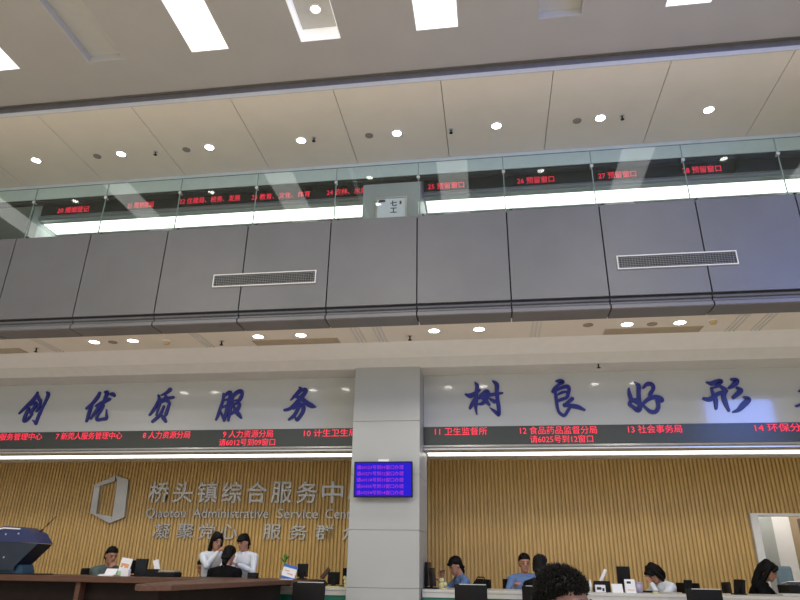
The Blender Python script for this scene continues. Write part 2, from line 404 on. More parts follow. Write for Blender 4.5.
for i, (x, y) in enumerate(((-4.316,7.68),(2.711,7.58))):
    small_round('smoke_detector','smoke detector',x,y,3.94,'smoke',f'ochre smoke detector under the balcony, {"left" if i==0 else "right"} of the column','smoke detectors under the balcony')
for (x0, x1), lb_ in (((-7.85,-6.60),'long bronze ceiling vent under the balcony at the far left'),((-3.14,-1.96),'long bronze ceiling vent under the balcony left of the column'),((1.48,2.66),'long bronze ceiling vent under the balcony right of the column')):
    t = thing('ceiling_vent', lb_, 'air vent', ((x0+x1)/2, 7.87, 3.94), 0, 'bronze vents under the balcony'); w = (x1-x0)/2
    f = B().box(-w, w, -.10, -.085, -.010, 0).box(-w, w, .085, .10, -.010, 0).box(-w, -w+.015, -.085, .085, -.010, 0).box(w-.015, w, -.085, .085, -.010, 0)
    obj('frame', f, 'brownvent', t)
    g = B()
    for k in range(9): g.box(-w+.015, w-.015, -.08+k*.019, -.07+k*.019, -.007, -.001)
    obj('louver', g, 'brownvent', t)
# balcony grilles
for x0, x1, lb_ in ((-3.335,-2.02,'long grey air grille on the balcony front, left of the column'),(1.515,2.81,'long grey air grille on the balcony front, at the right')):
    t = thing('air_vent', lb_, 'air vent', ((x0+x1)/2, 6.80, 4.385), 0, 'air grilles on the balcony front'); w = (x1-x0)/2; h = .085
    f = B().box(-w, w, -.02, 0, h-.012, h).box(-w, w, -.02, 0, -h, -h+.012).box(-w, -w+.012, -.02, 0, -h+.012, h-.012).box(w-.012, w, -.02, 0, -h+.012, h-.012)
    obj('frame', f, 'offwhite', t)
    obj('backing', B().box(-w+.012, w-.012, -.003, -.001, -h+.012, h-.012), 'ventdark', t)
    g = B()
    for k in range(6):
        z = -h+.022+k*.0225; g.prism([(-.016,z),(-.004,z+.012),(-.004,z+.015),(-.016,z+.003)], 'X', -w+.012, w-.012)
    n = int(2*w/.03)
    for k in range(n): g.box(-w+.02+k*.03, -w+.023+k*.03, -.017, -.005, -h+.012, h-.012)
    obj('louver', g, 'ventslat', t)

# ================================================================== GLASS RAILING (gallery)
rail = thing('glass_railing', 'frameless glass balustrade with a dark handrail along the upper gallery edge', 'railing', (0, 6.85, 5.16))
gx = [-.78+1.0765*k for k in range(-8, 7)]
gx = [x for x in gx if XL < x < XR]
gxs = [XL] + gx + [XR]
for a, b_ in zip(gxs, gxs[1:]):
    obj('glass_pane', B().box(a+.006, b_-.006, -.006, .006, -.02, .815), 'glass', rail)
for x in gx:
    obj('joint_strip', B().box(x-.0055, x+.0055, -.006, .006, -.02, .815), 'edge', rail)
    cl = obj('clamp', B().cyl((x, -.012, .59), .022, .014, 'Y', 16).cyl((x, .02, .59), .012, .05, 'Y', 12), 'silver', rail)
    obj('foot_clamp', B().box(x+.05, x+.08, -.03, -.008, 0, .03), 'gap', rail)
obj('handrail', B().tube([(XL, .085, .635), (XR, .085, .635)], .042, 16), 'gap', rail, smooth=True)
obj('top_edge', B().box(XL, XR, -.006, .006, .815, .821), 'edge', rail)

# ================================================================== LIGHT STRIPS under the sign walls
def light_strip(x0, x1, z, lb_, y0=.03):
    t = thing('light_strip', lb_, 'light strip', ((x0+x1)/2, 9.06, z), 0, None); w = (x1-x0)/2
    obj('diffuser', B().box(-w+.03, w-.03, y0, .40, 0, .012), 'lum', t)
    obj('front_lip', B().box(-w, w, 0, y0, 0, .012), 'silver', t)
    obj('housing', B().box(-w, w, -.0, .44, .012, .05).box(-w, w, .40, .44, -.01, .012), 'white', t)
light_strip(XL+.01, -1.86, 2.66, 'long glowing strip light under the lower sign wall, left of the column', .15)
light_strip(-.93, XR-.01, 2.66, 'long glowing strip light under the lower sign wall, right of the column', .15)
light_strip(-7.9, -1.86, 6.775, 'broad glowing strip light behind the gallery glass, left of the column')
light_strip(-.93, XR-.01, 6.775, 'broad glowing strip light behind the gallery glass, right of the column')

# ================================================================== LED DISPLAYS
def led(x0, x1, z0, z1, lb_, lines):
    t = thing('led_display', lb_, 'led display', ((x0+x1)/2, 8.998, z0)); cx = (x0+x1)/2
    obj('screen', B().box(x0-cx, x1-cx, -.012, 0, 0, z1-z0), 'led', t)
    for s, a, b_, za, zb in lines:
        full = raw_text(s, .0, .5, 2); fb_ = bounds(full); sx_ = (b_-a)/(fb_[1]-fb_[0]); sz_ = (zb-za)/(fb_[3]-fb_[2])
        done = ''
        for tok in s.replace(' ', ' |').replace('、', '、|').split('|'):
            if not tok: continue
            done += tok; right = bounds(raw_text(done.rstrip(), .0, .5, 2))[1]
            me = raw_text(tok.rstrip(), .0, .5, 2); bb = bounds(me); off = right-bb[1]
            for v in me.vertices: v.co = V((a-cx+(v.co.x+off-fb_[0])*sx_, v.co.z*.004, za-z0+(v.co.y-fb_[2])*sz_))
            put('lettering', me, 'red', t, (0, -.016, 0))
A0, A1, C0, C1 = 2.864, 2.972, 2.745, 2.848
led(XL+.01, -1.86, 2.732, 2.984, 'red lettered dark LED strip under the blue characters, left of the column', [
    ('6 新莞人服务管理中心', -8.02, -6.84, A0, A1), ('7 新莞人服务管理中心', -6.607, -5.517, A0, A1), ('8 人力资源分局', -5.18, -4.43, A0, A1),
    ('9 人力资源分局', -3.916, -3.147, A0, A1), ('请6012号到09窗口', -3.963, -3.106, C0, C1), ('10 计生卫生局', -2.681, -1.90, A0, A1)])
led(-.93, XR-.01, 2.732, 2.984, 'red lettered dark LED strip under the blue characters, right of the column', [
    ('11 卫生监督所', -.77, -.04, A0, A1), ('12 食品药品监督分局', .415, 1.452, A0, A1), ('请6025号到12窗口', .545, 1.388, C0, C1),
    ('13 社会事务局', 1.862, 2.561, A0, A1), ('14 环保分局', 3.483, 4.184, A0, A1)])
U0, U1 = 6.93, 7.05
led(-7.89, -1.86, 6.882, 7.105, 'dark LED strip with red lettering behind the gallery glass, left of the column', [
    ('20 婚姻登记', -7.569, -6.955, U0-.01, U1-.01), ('21 规划建设', -6.217, -5.718, U0, U1), ('22 住建局、税务、发展', -5.243, -4.13, U0+.02, U1+.02),
    ('23 教育、文化、体育', -3.921, -2.881, U0+.01, U1+.01), ('24 农林、水务', -2.589, -1.90, U0+.01, U1+.01)])
led(-.93, XR-.01, 6.882, 7.105, 'dark LED strip with red lettering behind the gallery glass, right of the column', [
    ('25 预留窗口', -.86, -.264, U0, U1), ('26 预留窗口', .603, 1.193, U0, U1), ('27 预留窗口', 1.889, 2.473, U0, U1), ('28 预留窗口', 3.178, 3.755, U0, U1)])

# ================================================================== BRUSH CHARACTERS on the sign wall
def catmull(pts, n=7):
    P = [pts[0]] + pts + [pts[-1]]; out = []
    for i in range(1, len(P)-2):
        for k in range(n):
            t = k/n; a, b_, c, d = P[i-1], P[i], P[i+1], P[i+2]
            out.append(tuple(.5*((2*b_[j]) + (-a[j]+c[j])*t + (2*a[j]-5*b_[j]+4*c[j]-d[j])*t*t + (-a[j]+3*b_[j]-3*c[j]+d[j])*t**3) for j in range(3)))
    out.append(pts[-1]); return out
def brush(strokes, sx, sz):
    b = B()
    for si, st in enumerate(strokes):
        pts = catmull(st); n = len(pts); left, right = [], []
        for i, (x, y, w) in enumerate(pts):
            a = pts[max(i-1, 0)]; c = pts[min(i+1, n-1)]; d = V((c[0]-a[0], c[1]-a[1], 0))
            d = d.normalized() if d.length > 1e-6 else V((1,0,0)); nn = V((-d.y, d.x, 0)); r = max(w, 5)*.5*1.08
            left.append(V((x, y, 0))+nn*r); right.append(V((x, y, 0))-nn*r)
        def cap(p, w, dirv):
            r = max(w,5)*.5*1.08; base = math.atan2(dirv.y, dirv.x)
            return [V((p[0]+r*math.cos(base+PI/2-PI*k/6), p[1]+r*math.sin(base+PI/2-PI*k/6), 0)) for k in range(1, 6)]
        d1 = V((pts[-1][0]-pts[-2][0], pts[-1][1]-pts[-2][1], 0)); d0 = V((pts[0][0]-pts[1][0], pts[0][1]-pts[1][1], 0))
        e1 = cap(pts[-1], pts[-1][2], d1); e0 = cap(pts[0], pts[0][2], d0)
        yf = -.022 - si*.0004
        def vv(p, y): return b.bm.verts.new((p.x*sx, y, (600-p.y)*sz))
        def strip(L_, R_):
            F = [(vv(l, yf), vv(r, yf), vv(l, 0), vv(r, 0)) for l, r in zip(L_, R_)]
            for p, q in zip(F, F[1:]):
                b.bm.faces.new((p[0], q[0], q[1], p[1])); b.bm.faces.new((p[0], p[2], q[2], q[0])); b.bm.faces.new((p[1], q[1], q[3], p[3]))
        strip(left, right)
        for e, a, c in ((e1, left[-1], right[-1]), (e0, right[0], left[0])):
            ring = [a] + e + [c]; f = [vv(p, yf) for p in ring]; g = [vv(p, 0) for p in ring]
            b.bm.faces.new(f)
            for i in range(len(ring)-1): b.bm.faces.new((f[i], g[i], g[i+1], f[i+1]))
    return b
CH = {
'chuang': [[(300,95,30),(285,150,55),(230,215,50),(150,290,45),(60,375,20)],[(295,120,40),(345,175,45),(390,220,40),(385,290,45),(360,350,26)],[(405,195,14),(390,230,30)],[(225,265,30),(310,235,45),(310,290,50),(260,360,45),(215,345,22)],[(210,310,45),(185,400,50),(185,465,58),(240,450,45),(300,385,22)],[(465,90,22),(500,130,50),(480,220,40),(450,300,38),(420,400,45),(400,510,42)],[(400,500,40),(335,468,12)]],
'you': [[(240,125,40),(215,190,55),(150,270,45),(75,330,35)],[(150,300,45),(135,380,50),(118,500,36)],[(330,115,35),(365,120,50),(355,180,55),(340,240,50),(260,340,48),(210,420,42),(175,470,28)],[(220,300,26),(330,250,50),(430,210,38)],[(350,300,28),(320,360,38),(275,440,38),(290,485,40),(370,480,38),(432,468,45),(420,410,25),(410,350,8)],[(420,145,28),(460,145,50),(492,165,36)]],
'zhi': [[(378,80,55),(330,120,40),(250,155,16)],[(205,155,28),(225,200,40),(205,270,40),(165,350,42),(118,418,32)],[(320,160,32),(360,195,40),(450,185,36)],[(230,240,24),(340,180,34)],[(255,270,28),(235,340,32),(222,425,20)],[(245,262,26),(330,230,40),(398,262,40),(390,340,42),(372,420,45)],[(320,310,34),(300,380,38),(265,440,42),(180,510,36)],[(310,430,28),(350,470,50),(388,512,34)],[(330,165,28),(345,235,34)]],
'fu': [[(165,160,34),(165,250,40),(140,350,40),(120,440,40),(95,510,24)],[(170,190,32),(240,142,50),(270,155,50),(262,250,45),(245,360,50),(235,450,50),(220,525,32)],[(165,248,26),(250,235,32)],[(160,345,26),(240,318,30)],[(150,400,24),(215,500,40)],[(310,195,45),(310,260,38),(295,380,40),(285,525,26)],[(310,195,45),(370,142,55),(430,125,50),(450,165,45),(430,230,50),(395,270,32)],[(330,255,22),(400,248,28)],[(310,312,28),(400,290,35),(432,312,40),(400,380,50),(300,440,32)],[(330,310,22),(380,390,45),(430,440,55),(475,490,28)]],
'wu': [[(258,70,16),(285,100,55),(235,160,50),(150,245,18)],[(270,125,30),(345,105,48),(368,125,40),(310,200,60),(240,280,50),(150,360,42),(70,380,32)],[(190,190,28),(300,225,55),(390,290,65),(470,330,60),(520,342,20)],[(200,360,32),(280,320,52),(340,332,55),(342,400,50),(310,460,45),(265,512,45),(238,480,22)],[(290,300,42),(270,360,45),(220,450,45),(145,510,26)]],
'shu': [[(182,90,20),(208,135,50),(198,220,45),(190,330,50),(180,430,40),(192,520,16)],[(50,250,24),(110,270,60),(180,235,45),(240,195,28)],[(195,290,50),(150,360,55),(105,435,36)],[(240,270,28),(325,215,52),(350,248,50),(320,320,50),(270,375,45),(210,385,18)],[(205,310,28),(260,300,35),(310,340,50),(360,395,32)],[(250,282,28),(400,260,45),(540,240,22)],[(418,75,20),(468,125,55),(465,220,50),(470,330,48),(480,430,50),(478,530,40),(430,488,40),(362,433,8)],[(375,320,32),(428,352,48)]],
'liang': [[(150,90,22),(205,92,55),(240,108,45),(185,138,38)],[(185,138,36),(130,190,45),(105,232,50)],[(110,235,40),(200,190,40),(288,168,50),(312,205,45),(292,270,45),(270,320,40),(190,350,40),(140,372,26)],[(150,285,18),(220,250,34),(290,240,24)],[(130,250,34),(135,350,42),(140,450,38),(160,520,35),(220,560,40),(270,500,40),(305,455,30)],[(340,340,48),(290,380,42),(235,430,40)],[(230,420,40),(300,430,50),(400,450,55),(485,492,26)]],
'hao': [[(185,75,10),(232,125,50),(222,220,50),(215,330,50),(218,400,60),(188,468,55),(130,420,45),(92,380,45),(120,330,40),(180,315,28)],[(105,165,22),(105,240,45),(120,310,50),(170,345,50),(245,395,48)],[(290,160,30),(340,112,50),(400,115,50),(415,170,42),(370,240,45),(350,290,26)],[(250,390,32),(330,320,50),(420,290,50),(490,312,50),(498,345,40),(450,350,26)],[(440,330,45),(445,420,45),(400,490,50),(330,480,45),(260,400,22)]],
'xing': [[(125,115,16),(180,130,50),(265,102,46),(285,115,40),(230,155,38)],[(65,310,32),(130,320,50),(220,260,45),(325,225,32)],[(165,185,22),(175,260,35),(190,330,45),(180,430,26)],[(265,165,30),(312,212,46),(285,280,45),(290,360,48),(312,457,22)],[(165,190,24),(255,165,30)],[(400,85,26),(452,102,55),(420,150,55),(360,188,32)],[(445,190,26),(478,220,50),(440,260,50),(390,300,38)],[(500,300,20),(540,330,55),(480,390,60),(420,445,45),(352,472,16)]],
'xiang': [[(290,60,30),(250,120,45),(130,200,22)],[(250,110,28),(380,100,45),(350,160,36)],[(170,190,35),(165,270,32)],[(170,190,28),(400,180,40),(390,260,36)],[(170,265,28),(390,250,32)],[(280,180,28),(300,280,32)],[(340,270,34),(200,350,45),(60,400,30)],[(250,320,28),(320,400,45),(310,520,50),(260,500,16)],[(300,390,28),(200,440,34),(100,480,16)],[(310,440,28),(200,500,28),(110,550,12)],[(420,290,45),(340,360,26)],[(330,350,32),(430,450,50),(540,500,30)]],
}
rows = [('chuang',-7.395,3.015,.587,.71,'创'),('you',-6.275,3.03,.61,.70,'优'),('zhi',-5.25,3.02,.61,.685,'质'),('fu',-4.155,3.035,.615,.67,'服'),('wu',-3.08,3.02,.627,.665,'务'),
        ('shu',-.38,3.07,.645,.645,'树'),('liang',.80,3.08,.635,.63,'良'),('hao',1.83,3.04,.635,.615,'好'),('xing',2.83,2.985,.715,.70,'形'),('xiang',4.0,3.0,.62,.60,'象')]
place = ['at the far left end of the sign','second from the left end of the sign','third from the left end of the sign','second one left of the column','beside the column on its left','first one right of the column','second one right of the column','third one right of the column','fourth one right of the column','half cut off at the right photo edge']
for (k, x, z, w, h, ch), pl in zip(rows, place):
    o = obj('brush_character', brush(CH[k], w/600, h/600), 'blue', None, (x, 8.999, z))
    tag(o, f'dark blue brush character {ch} on the glossy sign, {pl}', 'sign letter')

# ================================================================== METAL LETTERS on the wood wall
YW = 10.774
def wall_char(ch, x0, x1, z0, z1, lb_, bold=.02, name='sign_letter', depth=.03):
    me = fit_text(ch, 0, x1-x0, 0, z1-z0, depth, bold, 3)
    o = put(name, me, 'letter', None, (x0, YW-depth/2, z0)); tag(o, lb_, 'sign letter'); return o
for k, ch in enumerate('桥头镇综合服务中心'):
    x = -5.72+.44*k; wall_char(ch, x-.183, x+.183, 2.10, 2.45, f'large raised silver character {ch}, {ordw[k]} in the top line on the wood wall', .012)
for k, (ch, px) in enumerate(zip('凝聚党心服务群众', (162,187,209,231,274.5,300.5,326,352))):
    x = -5.745+(px-152)*.01727; wall_char(ch, x-.155, x+.155, 1.525, 1.765, f'small raised silver character {ch}, {ordw[k]} in the bottom slogan line on the wood wall', .006)
def word(s, x0, x1, zb, cap):
    full = raw_text(s, .006, .5); a, b_, c, d = bounds(full); sx_ = (x1-x0)/(b_-a)
    capm = raw_text('A', .006, .5); ca = bounds(capm); sz_ = cap/(ca[3]-ca[2])
    for i, ch in enumerate(s):
        pre = bounds(raw_text(s[:i+1], .006, .5))[1]; me = raw_text(ch, .006, .5); bb = bounds(me); off = pre-bb[1]
        l0 = (bb[0]+off-a)*sx_
        for v in me.vertices: v.co = V(((v.co.x+off-a)*sx_-l0, v.co.z*.03, v.co.y*sz_))
        o = put('sign_letter', me, 'letter', None, (x0+l0, YW-.015, zb))
        nth = ordw[i] if i < 10 else ['eleventh','twelfth','thirteenth','fourteenth'][i-10]
        tag(o, f'raised silver letter {ch}, {nth} letter of the word {s} on the wood wall', 'sign letter')
EX = lambda px: -5.896+.01753*(px-147)
word('Qiaotou', EX(147), EX(188), 1.862, .15); word('Administrative', EX(195), EX(271.5), 1.862, .15)
word('Service', EX(280), EX(320), 1.862, .15); word('Center', EX(327), EX(362), 1.862, .15)
# emblem: an open folded frame
lg = thing('wall_emblem', 'silver open folded frame emblem left of the raised lettering on the wood wall', 'emblem', (-6.62, YW, 1.77))
def LP(px, py): return (-6.956+(px-96)*.0184+(py-486)*.0035+6.62, 2.386-(py-486)*.01685-1.77)
def lpoly(pts, d0, d1, nm, mt='letter'): obj(nm, B().prism([LP(*p) for p in pts], 'Y', -d1, -d0), mt, lg)
lpoly([(96.5,488),(102.5,486.7),(98.8,514),(92.5,513)], 0, .05, 'left_bar')
lpoly([(119,476),(132,480),(127.5,517),(114.5,522.5),(120.5,482)], 0, .06, 'right_bar')
lpoly([(96.5,488),(96.5,485.5),(119,476),(118,481.5),(103,486.5)], 0, .06, 'top_band')
lpoly([(92.5,513),(99.5,514),(115,516.5),(114.5,522.5),(112,523)], 0, .06, 'bottom_band')

# ================================================================== COLUMN MONITOR AND POSTER
tv = thing('wall_monitor', 'flat monitor with a bright blue screen hanging on the column', 'monitor', (-1.398, 8.5, 2.2))
tl = Matrix.Rotation(math.radians(5), 4, 'X')
obj('bezel', B().rbox(-.385, .385, -.13, -.085, -.225, .225, .008, tl), 'black', tv)
scr = obj('screen', B().box(-.368, .368, -.134, -.130, -.208, .208, tl), 'bluescreen', tv)
obj('bracket', B().box(-.12, .12, -.10, 0, -.1, .1).box(-.07, .07, -.12, 0, .2, .245), 'white', tv)
for k, s in enumerate(('请60123号到09窗口办理', '请60271号到12窗口办理', '请60118号到10窗口办理', '请60305号到13窗口办理', '请60254号到14窗口办理')):
    me = fit_text(s, -.345, .27, .125-k*.079, .178-k*.079, .002, .004, 1)
    for v in me.vertices: v.co = tl @ (v.co + V((0, -.1365, 0)))
    put('lettering', me, 'purple', scr)
ps = thing('framed_poster', 'white framed notice with black characters on the upper gallery column', 'poster', (-1.39, 8.5, 5.85))
f = B().box(-.25, .25, -.03, 0, .64, .665).box(-.25, .25, -.03, 0, 0, .025).box(-.25, -.225, -.03, 0, .025, .64).box(.225, .25, -.03, 0, .025, .64)
obj('frame', f, 'silver', ps); obj('sheet', B().box(-.225, .225, -.014, -.002, .025, .64), 'paper', ps)
put('lettering', fit_text('七', -.02, .09, .50, .60, .002, .02), 'black', ps, (0, -.017, 0))
put('lettering', fit_text('工', -.02, .09, .38, .47, .002, .02), 'black', ps, (0, -.017, 0))
obj('red_seal', B().box(-.20, -.10, -.017, -.014, .58, .625).box(.13, .16, -.017, -.014, .53, .59), 'red_brown', ps)

# ================================================================== COUNTERS
bd = thing('reception_desk', 'long brown topped reception desk with a dark front at the left', 'desk', (-6.3, 8.3, 0))
o = obj('desk_top', B().box(-3.85, 4.05, -.40, .40, .915, .985), 'brown', bd); bevel(o, .008)
obj('front_panel', B().box(-3.83, 3.35, -.22, -.19, .08, .915), 'darkbrown', bd)
obj('plinth', B().box(-3.83, 3.35, -.19, .10, 0, .08), 'black', bd)
for px in (1.19, -2.6): obj('upright', B().box(px-.03, px+.03, -.34, -.221, 0, .914), 'brown', bd)
ex = thing('desk_extension', 'brown pointed desk wing running from the reception desk toward the viewer', 'desk', (-2.9, 7.2, 0))
top = [(.07,-1.95),(.26,-1.80),(.52,.69),(-.55,.69),(-.03,-1.85)]
o = obj('desk_top', B().prism(top, 'Z', .938, .985), 'brown', ex); bevel(o, .008)
obj('front_panel', B().prism([(.03,-1.55),(.16,-1.45),(.40,.69),(-.40,.69)], 'Z', 0, .937), 'darkbrown', ex)

def service_counter(x0, x1, lb_, fronts):
    t = thing('service_counter', lb_, 'counter', ((x0+x1)/2, 8.7, 0)); w = (x1-x0)/2; cx = (x0+x1)/2
    o = obj('counter_top', B().box(-w, w, 0, .95, .855, .89), 'ctop', t); bevel(o, .006)
    obj('apron', B().box(-w, w, .01, .04, .80, .855), 'ctop', t)
    for a, b_, m_ in fronts: obj('front_panel', B().box(a-cx, b_-cx, .03, .06, 0, .80), m_, t)
    obj('end_panel', B().box(-w, -w+.03, .06, .93, 0, .855).box(w-.03, w, .06, .93, 0, .855), 'ctop', t)
    return t
service_counter(-2.80, -1.88, 'white counter with a green front, left of the column', [(-2.80,-1.88,'green')])
service_counter(-.92, 5.2, 'long white counter with green and dark teal front, right of the column', [(-.92,.12,'green'),(.12,5.2,'teal')])

# ------------------------------------------------------------------ chairs
def visitor_chair(loc, label):
    t = thing('visitor_chair', label, 'chair', loc, 0, 'black visitor chairs in front of the counters')
    obj('seat', B().rbox(-.22, .22, -.05, .40, .42, .49, .025), 'leather', t, smooth=True)
    obj('backrest', B().rbox(-.187, .187, -.10, -.05, .50, .972, .012, Matrix.Translation((0,0,0))), 'leather', t, smooth=True)
    obj('back_edge', B().box(-.13, .175, -.104, -.096, .966, .975), 'silver', t)
    for sx_ in (-1, 1):
        for (ya, yb) in ((-.06, -.10), (.36, .40)):
            obj('leg', B().tube([(sx_*.19, ya, .43), (sx_*.21, yb, 0)], .012, 10), 'silver', t, smooth=True)
    return t
vc = visitor_chair((-2.1, 7.75, 0), 'black leather visitor chair backed against the end of the brown reception desk')
dup(vc, (-.291, 8.18, 0), 0, 'black leather visitor chair at the white counter just right of the column')
dup(vc, (2.27, 8.18, 0), 0, 'black leather visitor chair in front of the woman holding her head')
dup(vc, (.495, 8.0, 0), -.5, 'black visitor chair under the dark haired visitor seen from behind')

def office_chair(loc, rz, label):
    t = thing('office_chair', label, 'chair', loc, rz, 'black office chairs behind the counters')
    obj('seat', B().rbox(-.23, .23, -.23, .22, .42, .48, .03), 'leather', t, smooth=True)
    obj('backrest', B().rbox(-.21, .21, .235, .275, .56, 1.03, .018), 'leather', t, smooth=True)
    obj('back_support', B().tube([(0,.05,.41),(0,.28,.42),(0,.295,.62)], .02, 10), 'black', t, smooth=True)
    obj('gas_column', B().cyl((0,0,.25), .025, .36), 'black', t)
    for k in range(5):
        a = 2*PI*k/5
        l = obj('leg', B().tube([(0,0,.09),(.28*math.cos(a),.28*math.sin(a),.06)], .018, 8), 'black', t, smooth=True)
        obj('caster', B().ball((.28*math.cos(a),.28*math.sin(a),.03), .03, u=10, v=8), 'black', l, smooth=True)
    return t
#PEOPLE#
# ================================================================== PEOPLE
def rotm(yaw, pitch, roll=0): return (Matrix.Rotation(yaw, 3, 'Z') @ Matrix.Rotation(pitch, 3, 'X') @ Matrix.Rotation(roll, 3, 'Y'))
HEAD = [(-.118,.020,.022,-.058),(-.108,.038,.044,-.048),(-.085,.052,.066,-.028),(-.05,.063,.082,-.010),(-.01,.071,.091,-.002),(.03,.0755,.094,.003),(.065,.072,.090,.007),(.092,.058,.073,.010),(.108,.036,.046,.011),(.116,.010,.013,.011)]
def ik(a, c, l1, l2, pole):
    d = c-a; L = min(d.length, (l1+l2)*.995); u = d.normalized(); c = a+u*L
    x = (l1*l1-l2*l2+L*L)/(2*L); h = math.sqrt(max(l1*l1-x*x, 0)); p = pole-u*pole.dot(u); p = p.normalized()
    return a+u*x+p*h, c
def person(name, label, loc, rz, h=1.68, sit=True, seat=.47, lean=.08, twist=0, head=(0,0,0), wl=None, wr=None, polel=None, poler=None, hair='short', top='shirtw',
           low='trousers', skin='skin', curl=.6, collar=True, female=False, voxel=.0075):
    s = h/1.68; t = thing(name, label, 'person', loc, rz)
    ex_, fy = V((1,0,0)), V((0,-1,0))
    pel = V((0, 0, (seat+.10) if sit else .905*s))
    R = Matrix.Rotation(lean, 3, 'X'); Rt = R @ Matrix.Rotation(twist, 3, 'Z')
    up = R @ V((0,0,1)); rt = Rt @ ex_; fw = Rt @ fy
    sw = (.170 if female else .192)*s
    tors = [(-.10,.150,.105),(-.03,.168,.118),(.06,.155,.108),(.16,.138,.100),(.27,.150,.110),(.38,.160,.112),(.45,.150,.095),(.495,.122,.078),(.53,.066,.060)]
    def tr(g, flare=1.0): return [(pel+up*(z*s), rt*((w*(.94 if female else 1)+g)*s*flare), fw*((d+g)*s)) for z, w, d in tors]
    nb = pel+up*.52*s
    hr = (Rt @ rotm(*head)); hc = nb + up*.045*s + (hr @ V((0,-.014,.126)))*s
    def H(p): return hc + (hr @ V(p))*s
    b = B()
    b.loft(tr(0)); b.capsule_chain([pel+up*.44*s, nb+up*.02*s, H((0,.012,-.06))], [.055*s,.054*s,.055*s])
    b.loft([(H((0,o_,z)), hr @ V((w*s,0,0)), hr @ V((0,-d*s,0))) for z, w, d, o_ in HEAD], 24)
    b.capsule_chain([H((0,-.088,.012)), H((0,-.106,-.025)), H((0,-.100,-.034))], [.009*s,.0135*s,.012*s], 8)
    for k in (-1,1):
        b.ball(H((k*.076,.010,-.008)), (.010*s,.020*s,.032*s), hr.to_4x4())
        b.capsule_chain([H((k*.02,-.086,.022)), H((k*.048,-.074,.020))], [.009*s,.008*s], 8)
    b.ball(H((0,-.088,-.062)), (.024*s,.010*s,.012*s), hr.to_4x4())
    arms = []
    for k, w_, pole in ((1, wl, polel), (-1, wr, poler)):
        sh = pel+up*.456*s+rt*(k*sw)
        tgt = V(w_) if w_ else sh+V((k*.06,-.02,-.50*s))
        el, wr_ = ik(sh, tgt, .285*s, .255*s, V(pole) if pole else V((k*.35,.5,-.7)))
        arms.append((k, sh, el, wr_))
        b.capsule_chain([pel+up*.415*s+rt*(k*.09*s), sh-up*.006*s, sh.lerp(el,.4), el, el.lerp(wr_,.35), wr_], [.052*s,.048*s,.045*s,.038*s,.038*s,.026*s])
        d = (wr_-el).normalized(); side = d.cross(V((0,0,1)));
        if side.length < .2: side = d.cross(fw)
        side.normalize(); nrm = side.cross(d).normalized()
        if nrm.z > 0 and False: nrm = -nrm
        palm = wr_+d*.05*s
        b.loft([(wr_, side*.024*s, nrm*.019*s),(wr_+d*.03*s, side*.034*s, nrm*.016*s),(wr_+d*.07*s, side*.041*s, nrm*.014*s),(wr_+d*.09*s, side*.040*s, nrm*.012*s)], 12)
        for q, (off, ln) in enumerate(((-.031,.066),(-.0105,.078),(.0105,.074),(.031,.056))):
            p0 = wr_+d*.078*s+side*(off*s); dd = d.copy(); pts = [p0]; ax = side
            for j in range(3):
                dd = Matrix.Rotation(-curl*(.55+.12*q), 3, ax) @ dd; pts.append(pts[-1]+dd*(ln*s*(.42,.33,.27)[j]))
            b.capsule_chain(pts, [.0095*s,.009*s,.0085*s,.0075*s], 8)
        th0 = wr_+d*.03*s-side*(.028*s*k); td = (d*.75-side*(.6*k)-nrm*.25).normalized()
        b.capsule_chain([th0, th0+td*.034*s, th0+(td*.034+(td+d*.5).normalized()*.028)*s], [.0125*s,.0105*s,.009*s], 8)
    legs = []
    for k in (1,-1):
        hp = pel+V((k*.09*s,-.01,-.03*s))
        if sit: kn = V((k*.12*s,-.43*s,seat+.06)); an = V((k*.12*s,-.46*s,.085))
        else: kn = V((k*.10*s,-.025,.475*s)); an = V((k*.105*s,.01,.085*s))
        legs.append((hp,kn,an)); b.capsule_chain([hp, hp.lerp(kn,.4), kn, kn.lerp(an,.35), an], [.092*s,.078*s,.056*s,.054*s,.036*s])
        b.capsule_chain([an+V((0,.03,-.04)), an+V((0,-.09,-.052)), an+V((0,-.15,-.055))], [.036,.032,.024])
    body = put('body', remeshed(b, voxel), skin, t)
    # face
    for k in (-1,1):
        e = B().ball(H((k*.031,-.0895,.003)), (.0135*s,.006*s,.006*s), hr.to_4x4()); obj('eye', e, 'eye', body, smooth=True)
        e = B().capsule_chain([H((k*.014,-.0945,.026)), H((k*.034,-.092,.030)), H((k*.052,-.080,.024))], [.0035*s,.004*s,.003*s], 8); obj('eyebrow', e, 'hair', body, smooth=True)
    obj('mouth', B().capsule_chain([H((-.020,-.090,-.063)), H((0,-.0985,-.062)), H((.020,-.090,-.063))], [.004*s,.0055*s,.004*s], 8), 'lip', body, smooth=True)
    # clothes
    c = B(); rings = tr(.016)[:-1]
    rings[0] = (rings[0][0]-up*.04*s, rings[0][1]*1.02, rings[0][2]*1.02) if not sit else rings[0]
    c.loft(rings)
    for k, sh, el, w_ in arms:
        end = el.lerp(w_, .92)
        c.capsule_chain([pel+up*.435*s+rt*(k*.09*s), sh, sh.lerp(el,.45), el, el.lerp(end,.5), end], [.070*s,.062*s,.057*s,.050*s,.046*s,.037*s])
    c.tube([pel+up*.45*s, nb+up*.018*s], [.095*s,.068*s], 20)
    c.capsule_chain([sh_+up*.008*s for sh_ in (arms[0][1], pel+up*.475*s+rt*.08*s, pel+up*.475*s-rt*.08*s, arms[1][1])], [.062*s,.068*s,.068*s,.062*s])
    shirt = put('shirt' if top.startswith('shirt') else 'jacket', remeshed(c, .011, 3), top, t)
